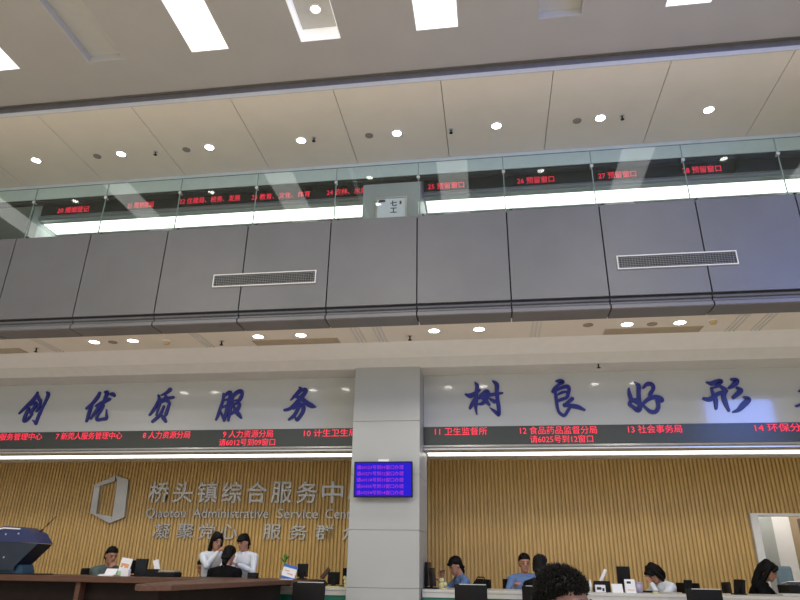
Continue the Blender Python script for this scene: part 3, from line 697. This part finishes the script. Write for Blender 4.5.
    if collar:
        cc = B()
        for k in (-1,1):
            base = nb+up*.005*s
            pts = [base+(-fw)*.062*s+rt*(k*.012*s)+up*.022*s, base+rt*(k*.066*s)+up*.012*s, base+fw*.060*s+rt*(k*.030*s)-up*.02*s, base+fw*.088*s+rt*(k*.045*s)-up*.055*s]
            cc.tube(pts, [.014*s,.016*s,.016*s,.007*s], 8)
        obj('collar', cc, top, shirt, smooth=True)
    p = B(); p.loft([(pel+V((0,0,z*s)), V((w*s,0,0)), V((0,-d_*s,0))) for z, w, d_ in ((-.115,.150,.12),(-.06,.178,.135),(0,.182,.135),(.07,.166,.122))])
    for hp, kn, an in legs: p.capsule_chain([hp, hp.lerp(kn,.4), kn, kn.lerp(an,.4), an+V((0,0,.02))], [.106*s,.094*s,.074*s,.068*s,.056*s])
    put('trousers', remeshed(p, .014, 3), low, t)
    for hp, kn, an in legs:
        q = B().capsule_chain([an+V((0,.035,-.035)), an+V((0,-.08,-.045)), an+V((0,-.16,-.052))], [.046,.038,.030]); sm = q.mesh('shoe', True); 
        for v in sm.vertices: v.co.z = max(v.co.z, .002)
        put('shoe', sm, 'shoe', t)
    # hair
    hb_ = B()
    def cap(grow, lift, front):
        rr = []
        for z, w, d, o_ in [(-.075,.058,.060,.035),(-.04,.071,.076,.025),(-.005,.079,.086,.018),(.03,.083,.092,.014),(.065,.081,.096,.010),(.095,.068,.083,.010),(.117,.044,.054,.011),(.128,.012,.014,.011)]:
            if z < .04: d2 = d-front*(.05-z)*.55; o2 = o_+front*(.05-z)*.55
            else: d2, o2 = d, o_
            rr.append((H((0,o2+lift,z)), hr @ V(((w+grow)*s,0,0)), hr @ V((0,-(max(d2,.03)+grow)*s,0))))
        hb_.loft(rr, 24)
    if hair == 'short': cap(.002, .0, .85)
    if hair in ('short','fringe','spiky'): hb_.capsule_chain([H((-.04,.058,-.04)), H((0,.066,-.055)), H((.04,.058,-.04))], [.030*s,.036*s,.030*s]); hb_.capsule_chain([H((0,.06,-.05)), H((0,.066,-.115))], [.050*s,.040*s])
    if hair in ('long','bob'):
        cap(.006, .002, .8)
        low_ = -.30 if hair == 'long' else -.15
        for k in (-1,1):
            hb_.capsule_chain([H((k*.045,.0,.10)), H((k*.080,-.005,.02)), H((k*.082,.005,-.06)), H((k*.075,.012,low_*.55)), H((k*.065,.012,low_))], [.03*s,.03*s,.033*s,.035*s,.018*s])
        hb_.capsule_chain([H((0,.05,.08)), H((0,.085,0)), H((0,.088,-.09)), H((0,.08,low_*.75)), H((0,.072,low_))], [.06*s,.062*s,.064*s,.060*s,.035*s])
        hb_.capsule_chain([H((.0,-.070,.098)), H((.045,-.080,.066)), H((.070,-.058,.02))], [.02*s,.02*s,.014*s])
        hb_.capsule_chain([H((.0,-.070,.098)), H((-.045,-.080,.066)), H((-.070,-.058,.02))], [.02*s,.02*s,.014*s])
    if hair == 'tied':
        cap(.004, .0, .85); hb_.ball(H((0,.115,.03)), (.04*s,.04*s,.05*s))
    if hair == 'fringe':
        cap(.007, .0, .8)
        hb_.capsule_chain([H((-.06,-.07,.05)), H((-.02,-.098,.052)), H((.02,-.098,.055)), H((.06,-.07,.05))], [.016*s,.02*s,.02*s,.016*s])
    if hair == 'spiky':
        cap(.001, .0, .85)
    ho = put('hair', remeshed(hb_, .008, 2), 'hair', t)
    if hair in ('spiky', 'short', 'fringe'):
        sp = B(); n = 4200 if hair == 'spiky' else 260
        for _ in range(n):
            z = random.uniform(-.06 if hair != 'spiky' else -.07, .127); a = random.uniform(0, 2*PI)
            rows_ = [(-.075,.058,.060,.035),(-.04,.071,.076,.025),(-.005,.079,.086,.018),(.03,.083,.092,.014),(.065,.081,.096,.010),(.095,.068,.083,.010),(.117,.044,.054,.011),(.129,.005,.006,.011)]
            i = max(j for j in range(len(rows_)-1) if rows_[j][0] <= max(z,-.075)); A_, B_ = rows_[i], rows_[i+1]; f_ = (z-A_[0])/(B_[0]-A_[0])
            w = A_[1]+(B_[1]-A_[1])*f_; d = A_[2]+(B_[2]-A_[2])*f_; o2 = A_[3]+(B_[3]-A_[3])*f_
            if z < .04: d -= .85*(.05-z)*.55; o2 += .85*(.05-z)*.55
            p0 = V((w*math.cos(a)*.97, -d*math.sin(a)*.97+o2, z)); nn = V((p0.x/.08, (p0.y-.012)/.09, max(p0.z,0)/.10+.25)).normalized()
            comb = V((random.gauss(0,.16), -.30+random.gauss(0,.16), .25+random.gauss(0,.16)))
            ln = random.uniform(.008,.021) if hair == 'spiky' else random.uniform(.006,.014)
            tip = p0+(nn+comb*.6).normalized()*ln; r0 = .0028 if hair == 'spiky' else .004
            sp.tube([H(p0-nn*.006), H(p0.lerp(tip,.5)+V((0,0,.001))), H(tip)], [r0*s, r0*.7*s, .0006*s], 5)
        obj('hair_strands', sp, 'hair', ho, smooth=True)
    return t
#ENDPEOPLE#
# seated man at the reception desk, chin on hand
person('person', 'man in a green grey jacket seated behind the brown desk, hand at his mouth', (-5.70, 9.42, 0), .95, 1.62, True, .50, .28, 0, (0,.0,0), wl=(.30,-.36,.95), wr=(-.02,-.27,1.07), poler=(-.5,-.3,-.9), hair='short', top='greycloth', collar=True)
office_chair((-5.70, 9.42, .03), .95, 'black office chair under the man in the green grey jacket')
person('person', 'person in a dark jacket bent low, mostly hidden by the standing woman', (-4.22, 9.95, 0), -.6, 1.60, True, .38, .24, 0, (0,.15,0), wl=(.22,-.38,.85), wr=(-.22,-.38,.85), hair='short', top='blackcloth', collar=False)
office_chair((-4.22, 9.95, -.09), -.6, 'black office chair under the hidden person in a dark jacket')
person('person', 'standing woman with long black hair and a white shirt, hand raised to her face', (-3.99, 9.3, 0), .75, 1.53, False, lean=.10, head=(.1,.15,0), wl=(.24,-.08,.80), polel=(.8,.3,-.2), wr=(-.02,-.26,1.30), poler=(-.6,-.2,-.8), hair='long', top='shirtw', female=True)
person('person', 'standing young man with a fringe and a white shirt looking down at a paper', (-3.58, 9.50, 0), -.25, 1.53, False, lean=.04, head=(-.1,.30,0), wl=(.10,-.30,1.14), wr=(-.19,-.31,1.10), polel=(.8,.2,-.6), poler=(-.8,.2,-.6), hair='fringe', top='shirtw')
o = obj('paper_sheet', B().box(-.105, .105, -.001, .001, -.14, .14, Matrix.Rotation(-.5, 4, 'X')), 'paper', None, (-3.68, 9.14, 1.16)); tag(o, 'white sheet of paper held by the standing young man', 'paper')
person('person', 'person in a black coat seen from behind in front of the two standing staff', (-3.62, 8.85, 0), PI-.1, 1.70, True, .47, .10, 0, (0,.25,0), hair='short', top='blackcloth', collar=True, wl=(.13,-.24,.66), wr=(-.13,-.24,.66))
office_chair((-3.62, 8.85, -.04), PI-.1, 'black office chair under the person in the black coat')
person('person', 'officer in a light blue uniform shirt bent over the counter beside the column', (-.40, 9.95, 0), -1.15, 1.62, True, .44, .22, 0, (0,.2,0), wl=(.10,-.40,.93), wr=(-.12,-.34,1.02), hair='fringe', top='shirtb', female=True)
office_chair((-.40, 9.95, -.03), -1.15, 'black office chair under the officer beside the column')
person('person', 'officer in a blue uniform shirt and dark tie facing the visitor at the counter', (.405, 9.98, 0), .12, 1.66, True, .45, .06, 0, (0,.12,0), wl=(.2,-.36,.92), wr=(-.2,-.36,.92), hair='short', top='shirtb')
office_chair((.405, 9.98, -.02), .5, 'black office chair behind the blue officer who faces the visitor')
person('person', 'dark haired visitor in black seen from behind, facing the blue officer', (.495, 8.04, 0), PI-.5, 1.60, True, .43, .04, 0, (0,.05,.0), hair='short', top='blackcloth', collar=True, female=True, wl=(.18,-.40,.80), wr=(-.18,-.40,.80))
person('person', 'woman in a white blouse leaning on the counter with her forehead in her hand', (2.42, 10.02, 0), -1.05, 1.62, True, .44, .42, 0, (-.1,.35,0), wl=(.03,-.40,.99), wr=(-.22,-.46,.92), polel=(.3,-.4,-.8), hair='bob', top='shirtw', female=True)
office_chair((2.42, 10.02, -.03), -1.05, 'black office chair under the woman with her head in her hand')
person('person', 'woman with long black hair in a black jacket leaning over the counter before the doorway', (3.36, 9.98, 0), 1.05, 1.66, True, .46, .42, 0, (.1,.1,0), wl=(.15,-.50,.93), wr=(-.12,-.50,.93), hair='long', top='blackcloth', female=True, collar=False)
office_chair((3.36, 9.98, -.01), 1.05, 'black office chair under the woman in black')
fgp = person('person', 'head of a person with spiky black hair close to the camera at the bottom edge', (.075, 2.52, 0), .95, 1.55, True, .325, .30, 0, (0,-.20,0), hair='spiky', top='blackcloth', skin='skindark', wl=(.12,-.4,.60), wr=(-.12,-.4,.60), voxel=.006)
wch = thing('waiting_chair', 'waiting room chair under the person with spiky hair', 'chair', (.075, 2.52, -.075), .95)
obj('seat', B().rbox(-.24,.24,-.24,.22,.34,.39,.02), 'black', wch, smooth=True); obj('backrest', B().rbox(-.22,.22,.20,.235,.45,.80,.015), 'black', wch, smooth=True)
for sx_ in (-1,1):
    for yy in (-.19,.19): obj('leg', B().tube([(sx_*.2,yy,.35),(sx_*.21,yy*1.1,0)], .014, 8), 'silver', wch, smooth=True)

# ================================================================== ITEMS
def monitor(loc, rz, w, h, label, tilt=0., stand=.10, group='black monitors on the counters', m_='black'):
    t = thing('computer_monitor', label, 'monitor', loc, rz)
    mx = Matrix.Translation((0,0,stand)) @ Matrix.Rotation(tilt, 4, 'X')
    obj('housing', B().rbox(-w/2, w/2, -.018, .018, 0, h, .006, mx), m_, t)
    obj('screen', B().box(-w/2+.012, w/2-.012, -.0205, -.0182, .014, h-.012, mx), 'screen', t)
    obj('neck', B().rbox(-.03, .03, .015, .04, .01, stand+h*.4, .005), m_, t)
    obj('foot', B().rbox(-min(w*.38,.11), min(w*.38,.11), -.06, .08, 0, .014, .004), m_, t)
    return t
DT, CT = .985, .89
# reception desk top
kt = thing('self_service_machine', 'dark blue angular machine with pointed top and thin antenna on the brown desk', 'machine', (-6.3, 8.28, DT))
K = lambda X, Z: (X+6.3, Z-DT)
obj('body', B().prism([K(-6.75,1.03),(K(-6.75,1.24)),K(-6.60,1.355),K(-6.30,1.372),K(-5.86,1.352),K(-5.99,1.22),K(-6.12,1.08),K(-6.13,1.03)], 'Y', -.20, .10), 'knavy', kt)
obj('cover', B().prism([K(-6.62,1.352),K(-6.64,1.44),K(-6.56,1.53),K(-6.40,1.565),K(-6.15,1.555),K(-5.97,1.49),K(-5.85,1.36),K(-6.30,1.374)], 'Y', -.19, .09), 'kblue', kt)
obj('white_stripe', B().prism([K(-6.66,1.46),K(-6.56,1.525),K(-6.40,1.55),K(-6.16,1.54),K(-6.16,1.525),K(-6.40,1.533),K(-6.55,1.505),K(-6.645,1.44)], 'Y', -.20, -.191), 'paper', kt)
obj('front_corner', B().prism([K(-6.78,1.23),K(-6.78,1.43),K(-6.60,1.545),K(-6.55,1.52),K(-6.60,1.36)], 'Y', -.21, .08), 'kblue', kt)
obj('white_corner', B().prism([K(-6.76,1.44),K(-6.76,1.50),K(-6.64,1.55),K(-6.60,1.53)], 'Y', -.213, .06), 'paper', kt)
obj('base', B().prism([K(-6.60,.995),K(-6.60,1.03),K(-6.06,1.10),K(-6.02,.995)], 'Y', -.15, .08), 'kteal', kt)
obj('foot_plate', B().box(-.35, .52, -.16, .12, .0, .011), 'black', kt)
obj('antenna', B().tube([(.27,0,.50),(.48,0,.72)], .005, 8).tube([(.27,0,.50),(.32,0,.552)], .012, 8).tube([(.37,0,.605),(.40,0,.636)], .009, 8), 'black', kt, smooth=True)
for p in ((.13,.51),(-.05,.50),(.0,.22)): obj('rivet', B().cyl((p[0],-.197,p[1]-.02), .012, .01, 'Y', 12), 'silver', kt)

o = obj('paper_stack', B().box(-.10,.10,-.08,.08,0,.012).box(-.09,.11,-.07,.07,.012,.02, Matrix.Rotation(.1,4,'Z')).box(-.07,.08,-.005,.005,.02,.10,Matrix.Rotation(-.6,4,'X')), 'paper', None, (-4.87, 8.20, DT)); tag(o, 'loose white papers on the brown desk before the man in the jacket', 'paper')
fl = thing('leaflet_stand', 'upright leaflet with orange and green print on the brown desk', 'leaflet', (-4.72, 8.25, DT)); ms = Matrix.Rotation(.13,4,'Y') @ Matrix.Rotation(-.12,4,'X')
obj('sheet', B().box(-.075,.075,-.004,.004,0,.215,ms), 'paper', fl); obj('orange_print', B().box(-.06,.05,-.0055,-.0045,.10,.15,ms), 'paperorange', fl); obj('green_print', B().box(-.075,.075,-.0055,-.0045,.0,.055,ms), 'papergreen', fl); obj('support', B().box(-.05,.05,.004,.06,0,.006).box(-.01,.01,.004,.05,0,.12), 'paper', fl)
monitor((-4.50,8.30,DT), 0.1, .155, .205, 'black upright monitor on the brown desk beside the leaflet', 0, .003)
monitor((-4.72,8.40,DT), PI-.2, .17, .16, 'black monitor back half hidden behind the leaflet', 0, .03)
o = obj('paper_box', B().rbox(-.05,.05,-.03,.03,0,.085,.004), 'paper', None, (-4.60,8.12,DT)); tag(o, 'small white box on the brown desk in front of the monitors', 'box')
tph = thing('telephone', 'black desk telephone with a pale raised handset on the brown desk', 'telephone', (-4.29,8.28,DT))
obj('phone_base', B().prism([(-.08,0),(.08,0),(.08,.03),(-.08,.09)], 'X', -.09, .09), 'black', tph); obj('handset', B().rbox(-.035,.035,-.02,.02,-.07,.07,.012,Matrix.Translation((.02,-.03,.13)) @ Matrix.Rotation(-.35,4,'Y')), 'paper', tph)
pr = thing('printer', 'low dark printer with a grey lid on the brown desk', 'printer', (-4.10,8.28,DT))
obj('case', B().rbox(-.125,.125,-.12,.1,0,.055,.008), 'black', pr); obj('lid', B().rbox(-.10,.11,-.10,.08,.055,.075,.006), 'taupe', pr)
monitor((-3.0,8.30,DT), 0, .135, .055, 'tiny dark display at the brown desk edge by the young man', 0, .012)
pp = thing('potted_plant', 'small green leafy plant in a pale pot behind the blue and white folders', 'plant', (-2.62,8.36,DT))
obj('pot', B().tube([(0,0,0),(0,0,.09),(0,0,.10)], [.035,.048,.05], 16), 'pot', pp, smooth=True)
obj('stem', B().tube([(0,0,.09),(-.01,0,.16),(.0,0,.22)], .005, 8), 'leaf', pp)
lf = B()
for a, l, z in ((.3,.08,.16),(1.5,.07,.18),(2.7,.085,.17),(3.6,.07,.20),(4.9,.075,.21),(5.7,.08,.19)):
    d = V((math.cos(a),math.sin(a)*.6,0)); p0 = V((0,0,z)); n_ = V((-d.y,d.x,0)).normalized()
    pts = [p0, p0+d*l*.4+V((0,0,.05)), p0+d*l*.8+V((0,0,.075)), p0+d*l+V((0,0,.06))]; wd = [.004,.022,.016,.002]
    rr = [(lf.bm.verts.new(p+n_*w), lf.bm.verts.new(p-n_*w)) for p, w in zip(pts, wd)]
    for p, q in zip(rr, rr[1:]): lf.bm.faces.new((p[0],q[0],q[1],p[1]))
obj('foliage', lf, 'leaf', pp, smooth=True)
bs = thing('folder_stand', 'tilted white folder with blue header standing on the desk end beside the plant', 'folder', (-2.50,8.12,DT)); ms = Matrix.Rotation(.22,4,'Y') @ Matrix.Rotation(-.1,4,'X')
obj('sheet', B().box(-.085,.085,-.006,.006,.006,.165,ms), 'paper', bs); obj('blue_header', B().box(-.085,.085,-.008,-.0062,.132,.165,ms), 'paperblue', bs)
obj('print', B().box(-.06,.0,-.008,-.0062,.09,.10,ms).box(-.02,.05,-.008,-.0062,.06,.072,ms), 'paperorange', bs); obj('blue_footer', B().box(-.085,.085,-.008,-.0062,.006,.03,ms), 'paperblue', bs)
obj('foot', B().box(-.085,.07,-.03,.05,0,.006), 'paper', bs)
monitor((-2.36,8.28,DT), PI, .13, .15, 'grey screened monitor with a black rim behind the white folder', 0, .03)
hs = thing('desk_telephone', 'dark telephone with an angled handset at the end of the brown desk', 'telephone', (-2.63,8.62,0.0))
bpy.data.objects.remove(hs)
# left white counter
monitor((-2.16,9.12,CT), PI+.15, .16, .155, 'black tilted monitor on the left white counter near the column', -.1, .025)
monitor((-2.0,9.25,CT), 1.2, .20, .20, 'black monitor seen from its side against the column', 0, .03)
ph = thing('telephone', 'black telephone with lifted receiver on the left white counter', 'telephone', (-2.36,9.12,CT))
obj('phone_base', B().prism([(-.08,0),(.08,0),(.08,.03),(-.08,.08)], 'X', -.10, .10), 'black', ph); obj('handset', B().rbox(-.028,.028,-.02,.02,-.08,.08,.012,Matrix.Translation((.08,0,.16)) @ Matrix.Rotation(.7,4,'Y')), 'red_brown', ph)
o = obj('paper_pad', B().rbox(-.09,.09,-.06,.06,0,.012,.003), 'yellow', None, (-2.10,8.86,CT)); tag(o, 'yellow note pad on the left white counter', 'note pad')
o = obj('flower_bunch', B().ball((0,0,.06),(.03,.03,.035)).ball((.02,0,.10),(.025,.025,.03)).ball((-.02,.01,.11),(.022,.022,.028)).cyl((0,0,.02),.022,.04), 'yellow', None, (-1.955,8.95,CT)); tag(o, 'small yellow flower ornament at the column foot on the white counter', 'ornament')
# right white counter
monitor((-.90,9.25,CT), 1.52, .34, .29, 'tall black monitor seen edge on against the column', 0, .03)
monitor((-.81,9.05,CT), 1.42, .20, .22, 'second dark monitor leaning beside the officer near the column', -.12, .03)
kb = obj('ornament', B().ball((0,0,.04),(.04,.03,.04)).ball((.045,0,.055),(.03,.03,.03)).ball((.0,.02,.10),(.035,.03,.035)).cyl((.02,0,.008),.05,.016), 'yellow', None, (-.70,9.02,CT)); tag(kb, 'pale yellow ornament on the counter in front of the bent officer', 'ornament')
bg = obj('handbag', B().ball((0,0,.06),(.10,.07,.075), u=20, v=14).tube([(-.06,0,.11),(-.04,0,.15),(.04,0,.15),(.06,0,.11)], .008, 8), 'blackcloth', None, (-.19,8.85,CT), smooth=True); tag(bg, 'black rounded bag on the counter behind the chair near the column', 'bag')
bt = thing('bottle', 'slim white bottle on the counter next to the spiky hair', 'bottle', (1.19,9.1,CT))
obj('bottle_body', B().tube([(0,0,0),(0,0,.09),(0,0,.115),(0,0,.12)],[.02,.02,.012,.010],14), 'paper', bt, smooth=True); obj('cap', B().cyl((0,0,.132),.011,.024), 'white', bt)
ht = thing('telephone', 'desk telephone with a white handset standing upright on the right counter', 'telephone', (1.33,9.15,CT))
obj('phone_base', B().prism([(-.07,0),(.07,0),(.07,.04),(-.07,.13)], 'X', -.10, .10), 'black', ht); obj('handset', B().rbox(-.02,.02,-.02,.02,-.085,.085,.012,Matrix.Translation((.03,-.02,.19)) @ Matrix.Rotation(.5,4,'Y')), 'paper', ht)
bx = thing('stamp_box', 'small printed white box on the counter beside the upright handset', 'box', (1.29,8.98,CT)); obj('box', B().rbox(-.06,.06,-.03,.03,0,.085,.004), 'paper', bx); obj('print', B().box(-.045,.01,-.0315,-.0305,.03,.06).box(.02,.045,-.0315,-.0305,.015,.05), 'navy', bx)
monitor((1.64,9.28,CT), PI+.05, .165, .215, 'black monitor turned away on the counter left of the woman holding her head', -.08, .09)
def card(loc, w, h, label, logo):
    t = thing('name_card', label, 'card', loc)
    obj('card', B().prism([(-.04,0),(0,h),(.003,h),(.04,0),(.036,0),(.0015,h-.006),(-.036,0)], 'X', -w/2, w/2), 'paper', t)
    if logo:
        sl = .04/h; obj('emblem', B().box(-w*.3, w*.1, -.0015, -.0002, h*.70, h*.88, Matrix.Translation((0,-.04,0)) @ Matrix.Rotation(-math.atan(sl),4,'X')), 'navy', t)
        obj('print', B().box(-w*.3, w*.3, -.0015, -.0002, h*.2, h*.26, Matrix.Translation((0,-.04,0)) @ Matrix.Rotation(-math.atan(sl),4,'X')), 'paperorange', t)
card((1.655,9.0,CT), .125, .155, 'white tent card with a dark emblem on the counter', True)
card((1.50,9.02,CT), .13, .10, 'low blank white tent card beside the emblem card', False)
cu = thing('plastic_bin', 'lilac plastic pot on the counter beside the white tent cards', 'pot', (1.77,9.1,CT)); obj('wall', B().tube([(0,0,0),(0,0,.12)],[.05,.058],20), 'purplecup', cu, smooth=True); obj('rim', B().ring((0,0,.115),.062,.054,.01), 'purplecup', cu)
o = obj('sticky_note', B().rbox(-.03,.03,-.03,.03,0,.022,.003), 'yellow', None, (1.95,9.0,CT)); tag(o, 'yellow sticky note block under the woman holding her head', 'note pad')
o = obj('keyboard', B().rbox(-.16,.16,-.06,.06,0,.02,.005), 'black', None, (1.90,9.35,CT)); tag(o, 'black keyboard before the woman holding her head', 'keyboard')
monitor((2.39,9.2,CT), PI+.6, .12, .14, 'small dark monitor back behind the right visitor chair', -.15, .02)
monitor((3.0,9.2,CT), 1.95, .17, .165, 'dark slim monitor seen edge on left of the woman in black', .2, .01)
p2 = thing('printer', 'dark printer with white paper on top at the right end of the counter', 'printer', (3.68,9.25,CT)); obj('case', B().rbox(-.14,.22,-.16,.18,0,.12,.01), 'black', p2); obj('paper_tray', B().box(-.10,.20,-.12,.12,.145,.155,Matrix.Rotation(-.1,4,'X')).box(-.08,.18,.06,.1,.12,.15), 'paper', p2)
o = obj('document_tray', B().rbox(-.14,.14,-.09,.09,0,.03,.006), 'ctop', None, (3.50,8.92,CT)); tag(o, 'pale flat document tray under the hands of the woman in black', 'tray')
oc = thing('office_chair', 'pale blue grey chair back standing in front of the doorway', 'chair', (4.03,10.4,0), .15)
obj('backrest', B().rbox(-.115,.115,-.03,.03,.98,1.235,.03), 'bluegrey', oc, smooth=True); obj('seat', B().rbox(-.2,.2,.0,.38,.42,.49,.03), 'bluegrey', oc, smooth=True)
obj('back_support', B().tube([(0,.15,.42),(0,.03,.45),(0,.045,1.0)], .016, 8), 'black', oc, smooth=True); obj('gas_column', B().cyl((0,.2,.24),.025,.38), 'black', oc)
for k in range(5):
    a = 2*PI*k/5; obj('leg', B().tube([(0,.2,.07),(.24*math.cos(a),.2+.24*math.sin(a),.02)], .018, 8), 'black', oc, smooth=True)
bpy.data.objects.remove(_to)

# ================================================================== LIGHT
w = bpy.data.worlds.new('hall_daylight'); SC.world = w; w.use_nodes = True
bgn = w.node_tree.nodes['Background']; bgn.inputs['Color'].default_value = (.90, .93, .97, 1); bgn.inputs['Strength'].default_value = .75
def area(name, loc, rot, sx_, sy_, power, col):
    l = bpy.data.lights.new(name, 'AREA'); l.shape = 'RECTANGLE'; l.size = sx_; l.size_y = sy_; l.energy = power; l.color = col
    o = bpy.data.objects.new(name, l); COL.objects.link(o); o.location = loc; o.rotation_euler = rot; return o
area('window_daylight', (6.4, 1.9, 5.3), (0, math.radians(90), math.radians(-32)), 3.0, 3.0, 210, (.12, .27, 1.0))
for k, x in enumerate((-6.5, -1.8, 2.9)): area('hall_fill_light', (x, -1.5, 7.2), (0, 0, 0), 2.2, 5.0, 430, (1, .94, .80))  # unseen fill lights added behind the camera to brighten the hall
bpy.data.lights['window_daylight'].spread = math.radians(110)
pl = bpy.data.lights.new('passage_fill_light', 'POINT'); pl.energy = 22; pl.shadow_soft_size = .2; plo = bpy.data.objects.new('passage_fill_light', pl); COL.objects.link(plo); plo.location = (4.6, 11.5, 2.35)  # added fill light that brightens the passage, no fitting modelled
def spot(name, loc, power):
    l = bpy.data.lights.new(name, 'SPOT'); l.energy = power; l.spot_size = math.radians(130); l.spot_blend = .8; l.shadow_soft_size = .07; l.color = (1, .95, .86)
    o = bpy.data.objects.new(name, l); COL.objects.link(o); o.location = loc
for a, b_ in pairs:
    spot('downlight_beam', ((a+b_)/2, 7.615, 3.90), 36)

# ================================================================== CAMERA
cd = bpy.data.cameras.new('camera'); cam = bpy.data.objects.new('camera', cd); COL.objects.link(cam); SC.camera = cam
p_, yw_, ro_ = math.radians(22.777), math.radians(8.241), math.radians(.924)
fwv = V((-math.sin(yw_)*math.cos(p_), math.cos(yw_)*math.cos(p_), math.sin(p_))); r_ = V((math.cos(yw_), math.sin(yw_), 0)); u_ = r_.cross(fwv)
R2 = r_*math.cos(ro_)+u_*math.sin(ro_); U2 = -r_*math.sin(ro_)+u_*math.cos(ro_)
cam.matrix_world = Matrix(((R2.x,U2.x,-fwv.x,0),(R2.y,U2.y,-fwv.y,0),(R2.z,U2.z,-fwv.z,1.15),(0,0,0,1)))
cd.sensor_fit = 'HORIZONTAL'; cd.sensor_width = 36; cd.lens = 634.65/800*36; cd.clip_start = .05
SC.view_settings.view_transform = 'Standard'
SC.view_settings.exposure = 0
